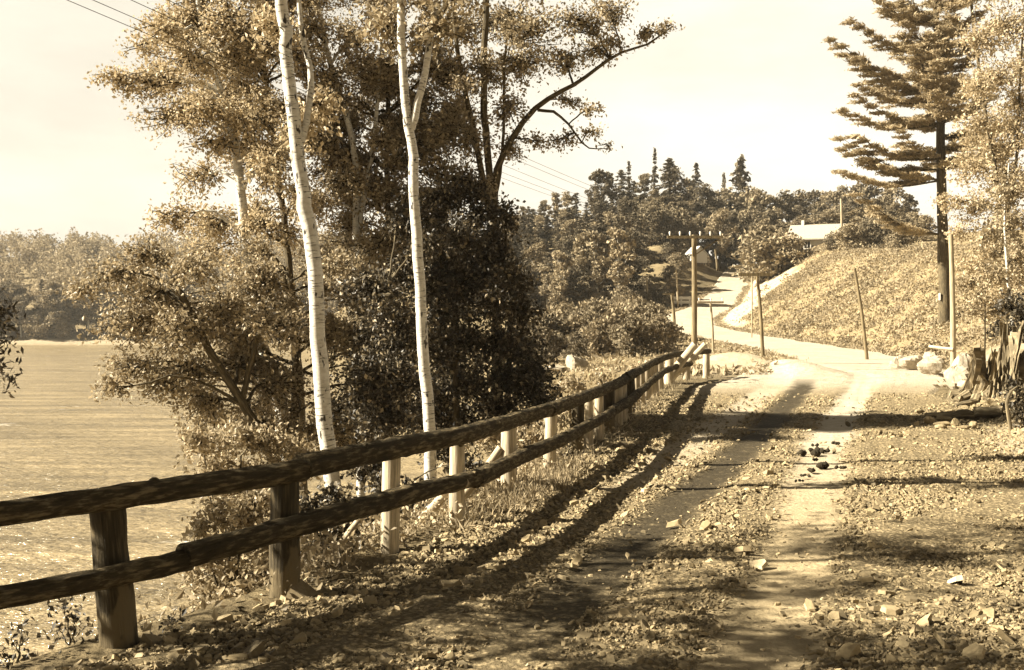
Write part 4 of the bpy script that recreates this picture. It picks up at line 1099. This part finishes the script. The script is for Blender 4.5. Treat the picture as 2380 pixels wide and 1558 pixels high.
def inst_px(key, name, px, py_top, D, h0, label, cat, group=None, rot=0.0, wide=1.0):
    """stand a tree so that its top shows at display height py_top"""
    p = at(px, py_top, D); z0 = gz(p[0], D); s = max(.3, (p[2] - z0) / h0)
    return inst(key, name, p[0], D, s * wide, label, cat, group, rot, s)


# trees one can single out on the wooded hill
inst_px('s1', 'spruce_tree', 1522, 350, 160, 10, 'tallest dark spruce spire above the wooded hill', 'tree', wide=.6)
inst_px('s1', 'spruce_tree', 1462, 380, 156, 10, 'spruce spire close beside the tallest one on the hill', 'tree', wide=.8, rot=1)
inst_px('s0', 'spruce_tree', 1618, 380, 165, 10, 'isolated pale spruce spire at the edge of the wooded hill', 'tree', wide=.7, rot=2)
inst_px('s2', 'spruce_tree', 1683, 404, 170, 10, 'small pointed spruce alone on the skyline', 'tree', wide=.4, rot=.5)
inst_px('tuft', 'spruce_tree', 1722, 370, 170, 10, 'lone bare stemmed tree with a narrow tuft standing above the skyline', 'tree', wide=.8)
inst_px('s0', 'spruce_tree', 1455, 545, 118, 10, 'broad dark spruce low at the front of the wooded hill', 'tree', rot=1.3, wide=1.15)
inst_px('b1', 'broadleaf_tree', 1395, 560, 112, 9, 'pale leafed birch clump with white stems before the dark wood', 'tree', wide=.8)
rg = np.random.default_rng(240)
PT = [(1190, 500), (1215, 485), (1240, 500), (1265, 470), (1290, 455), (1318, 440), (1345, 430), (1375, 425), (1400, 400), (1430, 405), (1480, 400), (1500, 395), (1545, 395), (1570, 400), (1595, 415), (1640, 440), (1670, 455), (1700, 452), (1740, 448), (1770, 445), (1800, 450), (1830, 445), (1860, 458), (1890, 455), (1925, 450), (1960, 440), (1995, 440), (2030, 430), (2070, 440), (2110, 450)]
for i, (px, py) in enumerate(PT):
    D = 150 + rg.uniform(-8, 22); con = px < 1620 and rg.random() < .6
    if con: inst_px('s%d' % rg.integers(3), 'spruce_tree', px + rg.uniform(-14, 14), py + rg.uniform(-26, 30), D, 10, 'dark spruce crowded into the wooded hill', 'tree', 'spruces of the wooded hill', rg.uniform(0, 6), rg.uniform(1.0, 1.5))
    else: inst_px('b%d' % rg.integers(5), 'broadleaf_tree', px, py + rg.uniform(-8, 8), D, 9, 'round crowned leafy tree in the hillside wood', 'tree', 'leafy trees of the wooded hill', rg.uniform(0, 6), 1.1)
k = 0
while k < 190:
    D = rg.uniform(96, 150); px = rg.uniform(960, 2120); x = at(px, 700, D)[0]
    if x < bank_x(D): continue
    xr = float(lin(RC, D)); lo_edge = xr - 7.5
    if D < 128 and x > lo_edge and px < 1800: continue
    if px > 1740 and D < 118: continue
    if px > 1480 and px < 1760 and D < 126: continue
    top_lim = np.interp(px, [960, 1180, 1320, 1500, 1600, 1750, 2120], [540, 500, 450, 410, 440, 455, 450])
    t = (150 - D) / 54; py = top_lim + 20 + t * rg.uniform(60, 210)
    if px > 1740: py = max(py, 462 + 40 * rg.random())
    con = rg.random() < (.68 if px < 1480 else .15)
    p = at(px, py, D); hh = p[2] - gz(p[0], D)
    if hh < 2.5: hh = 2.5 + 2 * rg.random()
    if hh > 13: continue
    key = ('s%d' % rg.integers(3)) if con else ('b%d' % rg.integers(5)); s = hh / (10 if con else 9)
    if con: inst(key, 'spruce_tree', x, D, max(.6, s) * rg.uniform(1.0, 1.45), 'dark spruce crowded into the wooded hill', 'tree', 'spruces of the wooded hill', rg.uniform(0, 6), s)
    else: inst(key, 'broadleaf_tree', x, D, max(.6, s) * 1.1, 'round crowned leafy tree in the hillside wood', 'tree', 'leafy trees of the wooded hill', rg.uniform(0, 6), s)
    k += 1
# bushes on both sides of the far road
BU = [(1440, 735, 62, 'largest feathery bush on the slope below the wood'), (1385, 760, 58, 'bush beside the largest feathery one on the slope'), (1480, 760, 60, 'bush close to the road verge above the rail'), (1340, 775, 56, 'bush just above the pale boulders'), (1775, 545, 105, 'big pale bush beside the house'),
      (1812, 552, 103, 'darker bush between the big pale one and the house wall'), (1938, 548, 98, 'bush hiding the house corner on the hill crest'), (1975, 530, 90, 'bush on the hill crest beyond the house'), (2030, 520, 96, 'bush on the crest near the low pine limbs'), (2090, 540, 86, 'bush on the crest behind the pine')]
for i, (px, py, D, lb) in enumerate(BU):
    inst_px('u%d' % (i % 3), 'bush', px, py, D, 1.95, lb, 'bush', None, i * 1.1, .9 if D < 80 else 1.15)
for i in range(46):
    D = rg.uniform(50, 100); px = rg.uniform(1200, 1540); x = at(px, 700, D)[0]
    if x > lin(RC, D) - 5: continue
    inst('u%d' % (i % 3), 'bush', x, D, rg.uniform(.5, 1.2), 'leafy bush on the rough slope between wood and road', 'bush', 'bushes on the rough slope', rg.uniform(0, 6))
for i in range(20):
    D = rg.uniform(88, 118); px = rg.uniform(1720, 2160); p = at(px, 560, D); x = p[0]
    if abs(px - 1880) < 60 and D < 112: continue
    if x < lin(RC, D) + 12: continue
    inst('u%d' % (i % 3), 'bush', x, D, rg.uniform(.6, 1.3), 'leafy bush along the crest of the grassy hill', 'bush', 'bushes along the hill crest', rg.uniform(0, 6))
for i in range(34):
    D = rg.uniform(96, 124); x = lin(RC, D) - rg.uniform(3.4, 12)
    if D > 114 and abs(x - (21.5 if D < 119 else 20.3)) < 2.2 and D < 121: continue
    inst('u%d' % (i % 3), 'bush', x, D, rg.uniform(.4, 1.0), 'low bush on the bank below the white shed', 'bush', 'bushes on the bank below the shed', rg.uniform(0, 6))
for i in range(24):
    px = rg.uniform(1490, 1600); D = rg.uniform(126, 142); x = at(px, 600, D)[0]
    inst('u%d' % (i % 3), 'bush', x, D, rg.uniform(.9, 1.9), 'leafy bush at the wood edge beyond the white shed', 'bush', 'bushes at the wood edge beyond the shed', rg.uniform(0, 6))
# wood across the river
k = 0
while k < 120:
    x = rg.uniform(-178, -15) if k > 90 else rg.uniform(-150, -15)
    fs = np.interp(x, [-200, -70, -30, 0], [205, 208, 214, 240]); D = fs + (4 + 10 * rg.random() if k < 90 else 8 + 150 * rg.random())
    if x / D > .1 or x / D < -.52: continue
    con = rg.random() < .15
    s = rg.uniform(.75, 1.15)
    if con: inst('s%d' % rg.integers(3), 'spruce_tree', x, D, s, 'dark spruce in the wood across the river', 'tree', 'spruces across the river', rg.uniform(0, 6), s * .95)
    else: inst('b%d' % rg.integers(5), 'broadleaf_tree', x, D, s * 1.25, 'leafy tree in the wood across the river', 'tree', 'leafy trees across the river', rg.uniform(0, 6), s)
    k += 1
mb = MB(); LP = []
for i in range(430):
    x = rg.uniform(-215, 20); fs = np.interp(x, [-200, -70, -30, 0], [205, 208, 214, 240]); D = fs + 10 + 155 * rg.random()
    if x / D > .12 or x / D < -.56: continue
    h = rg.uniform(7, 10); z0 = gz(x, D); m = 420; u = nrm(rg.normal(0, 1, (m, 3))) * (rg.random((m, 1)) ** .4)
    lump = 1 + .25 * np.sin(u[:, :1] * 5 + i) * np.cos(u[:, 2:] * 6 + i)
    LP.append(np.array((x, D, z0 + h * .56)) + u * lump * np.array((2.9, 2.9, h * .45)))
    tube(mb, [(x, D, z0 - .3), (x, D, z0 + h * .6)], [.15, .08], 5, 1)
leaves(mb, np.concatenate(LP), .62, rg, 0, .7, .2)
tag(mb.build('wood', [M['leaf_wood'], M['twig']]), kind='stuff')
for i in range(26):
    x = -118 + 98 * rg.random(); fs = np.interp(x, [-200, -70, -30, 0], [205, 208, 214, 240])
    inst('u%d' % (i % 3), 'bush', x, fs + 3.5 + 2 * rg.random(), rg.uniform(1.0, 2.2), 'low bush on the shore across the river', 'bush', 'shore bushes across the river', rg.uniform(0, 6))

# ------------------------------------------------------------------ grass and weeds
mb = MB(); rg = np.random.default_rng(260)
n = 130000; y = rg.uniform(38, 112, n); d = rg.uniform(.1, 15, n); x = lin(RC, y) + 2.6 + d
sn = (y > 75) & (y < 118) & (d < .4 + np.interp(y, [74, 80, 86, 95, 106, 114], [-.8, 1.2, 3.4, 5.0, 4.2, 1.0]) - .9 * wob(x, y, 1.4))
kp = (~sn | (rg.random(n) < .03)) & (rg.random(n) < .2 + .8 * sst(-.3, .3, wob(x, y, .8, 2) + .6 * wob(x, y, 3.1, 6))) & (x < .5 * y)
x, y = x[kp], y[kp]
leaves(mb, np.stack((x, y, ground_z(x, y) + .05 + .1 * rg.random(len(x))), -1), .15, rg, 0, .5, -.6, .2)
n = 9000; y = rg.uniform(33, 90, n); x = bank_x(y) - .5 + rg.random(n) * (lin(RC, y) - 2.8 - bank_x(y)); kp = (rg.random(n) < .8) & (np.hypot((x - 7.5) / 1.6, (y - 36.3) / 2.6) > 1)
x, y = x[kp], y[kp]
leaves(mb, np.stack((x, y, ground_z(x, y) + .08 * rg.random(len(x)) + .05), -1), .2, rg, 0, .45, -.8, .2)
n = 9000; y = rg.uniform(13, 34, n); x = lin(RC, y) + rg.uniform(3.2, 10, n); kp = (x < .49 * y) & (rg.random(n) < .5 + .5 * wob(x, y, .7))
x, y = x[kp], y[kp]
leaves(mb, np.stack((x, y, ground_z(x, y) + .03), -1), .12, rg, 0, .4, -.5, .2)
tag(mb.build('grass', M['grass']), kind='stuff')
mb = MB(); LP = []
for i in range(900):
    y = rg.uniform(40, 108); d = rg.uniform(.3, 14); x = lin(RC, y) + 2.6 + d
    if x > .5 * y or wob(x, y, 2.2, 8) < .1 * rg.normal(): continue
    if y > 75 and d < .8 + np.interp(y, [74, 80, 86, 95, 106, 114], [-.8, 1.2, 3.4, 5.0, 4.2, 1.0]) and rg.random() < .85: continue
    m = int(rg.uniform(30, 110)); w = rg.uniform(.15, .5)
    LP.append(np.array((x, y, gz(x, y) + w * .3)) + rg.normal(0, 1, (m, 3)) * np.array((w, w, w * .35)))
leaves(mb, np.concatenate(LP), .13, rg, 0, .6, -.2, .2)
tag(mb.build('hill_weeds', M['leaf_far']), kind='stuff')
mb = MB(); n = 14000; y = rg.uniform(27, 112, n); sd3 = rg.choice((-1, 1), n); x = lin(RC, y) + sd3 * (np.interp(y, *ROAD_HW) + rg.normal(.12, .22, n))
kp = (wob(x, y, .6, 4) > -.5) & ~((sd3 < 0) & (y < 33)) & ~((sd3 > 0) & (y < 36) & (rg.random(n) < .8)); x, y = x[kp], y[kp]
leaves(mb, np.stack((x, y, ground_z(x, y) + .06 * rg.random(len(x)) + .02), -1), .14, rg, 0, .4, -.8, .2)
tag(mb.build('roadside_grass', M['grass']), kind='stuff')
mb = MB(); n = 3600; t = rg.random(n); y = np.where(rg.random(n) < .72, rg.normal(11.6, .9, n), rg.uniform(9.5, 33, n)); x = lin(FX, y) + rg.normal(.12, .2, n)
zz = ground_z(x, y)
leaves(mb, np.stack((x, y, zz + .07 * rg.random(n)), -1), .14, rg, 0, .09, -2.2, .05, None)
tag(mb.build('verge_grass', M['grass']), kind='stuff')
mb = MB(); LP = []; LA = []
for i in range(260):
    y = rg.uniform(6.4, 24) if i > 90 else rg.uniform(6.6, 13); u = .1 + 2.2 * rg.random() ** 1.4
    x = float(lin(FX, y)) - u; m = int(rg.uniform(30, 90)); w = rg.uniform(.08, .2)
    if y < 8 and u > 1.0: continue
    h = rg.uniform(.05, .22); LP.append(np.array((x, y, gz(x, y) + h * .7)) + rg.normal(0, 1, (m, 3)) * np.array((w, w, h * .6)))
leaves(mb, np.concatenate(LP), .045, rg, 0, .55, -.1, .2)
tag(mb.build('undergrowth', M['leaf_mid']), kind='stuff')
# weeds standing up in front of the water at the first post
WD = [('dark leafy weed standing beside the first post', 165, 1480, 6.3, [(150, 1400, 24, 20), (175, 1430, 26, 22), (140, 1460, 24, 24), (190, 1480, 26, 24), (165, 1380, 14, 14)]), ('dark weed with a pointed top at the bottom edge', 45, 1530, 6.0, [(50, 1450, 16, 20), (40, 1490, 26, 24), (60, 1530, 30, 30), (20, 1540, 26, 24), (90, 1545, 24, 20)]),
      ('bushy weed tangled at the foot of the first post', 235, 1530, 6.3, [(230, 1470, 26, 26), (250, 1510, 26, 24), (215, 1530, 30, 24), (385, 1480, 26, 22), (405, 1440, 22, 20)])]
for i, (lb, px, py, D, cl) in enumerate(WD):
    p = at(px, py, D); z0 = gz(p[0], D); tops = [at(q[0], q[1], D) for q in cl]
    tree('weed', lb, 'weed', [([np.array((p[0], D, z0 - .05)), (np.array((p[0], D, z0)) + t_) / 2, t_], .006, .002) for t_ in tops[:3]], pxcl(cl, D, 1, .08, 270 + i), 'leaf_dark', 'twig', .035, seed=270 + i, cover=.8, limb_r=.004, twig_r=.002)

# ------------------------------------------------------------------ air
HAZE = 0.00025
if HAZE:
    mb = MB(); box(mb, (-20, 220, 25), (330, 330, 34)); hz = mb.build('haze', [])
    hm = bpy.data.materials.new('haze_air'); hm.use_nodes = True; ht = hm.node_tree
    ht.nodes.remove(ht.nodes['Principled BSDF']); pv = ht.nodes.new('ShaderNodeVolumePrincipled')
    pv.inputs['Color'].default_value = (0.97, 0.93, 0.84, 1); pv.inputs['Density'].default_value = HAZE; pv.inputs['Anisotropy'].default_value = 0.1
    ht.links.new(pv.outputs[0], ht.nodes['Material Output'].inputs['Volume'])
    hz.data.materials.clear(); hz.data.materials.append(hm); tag(hz, kind='stuff')
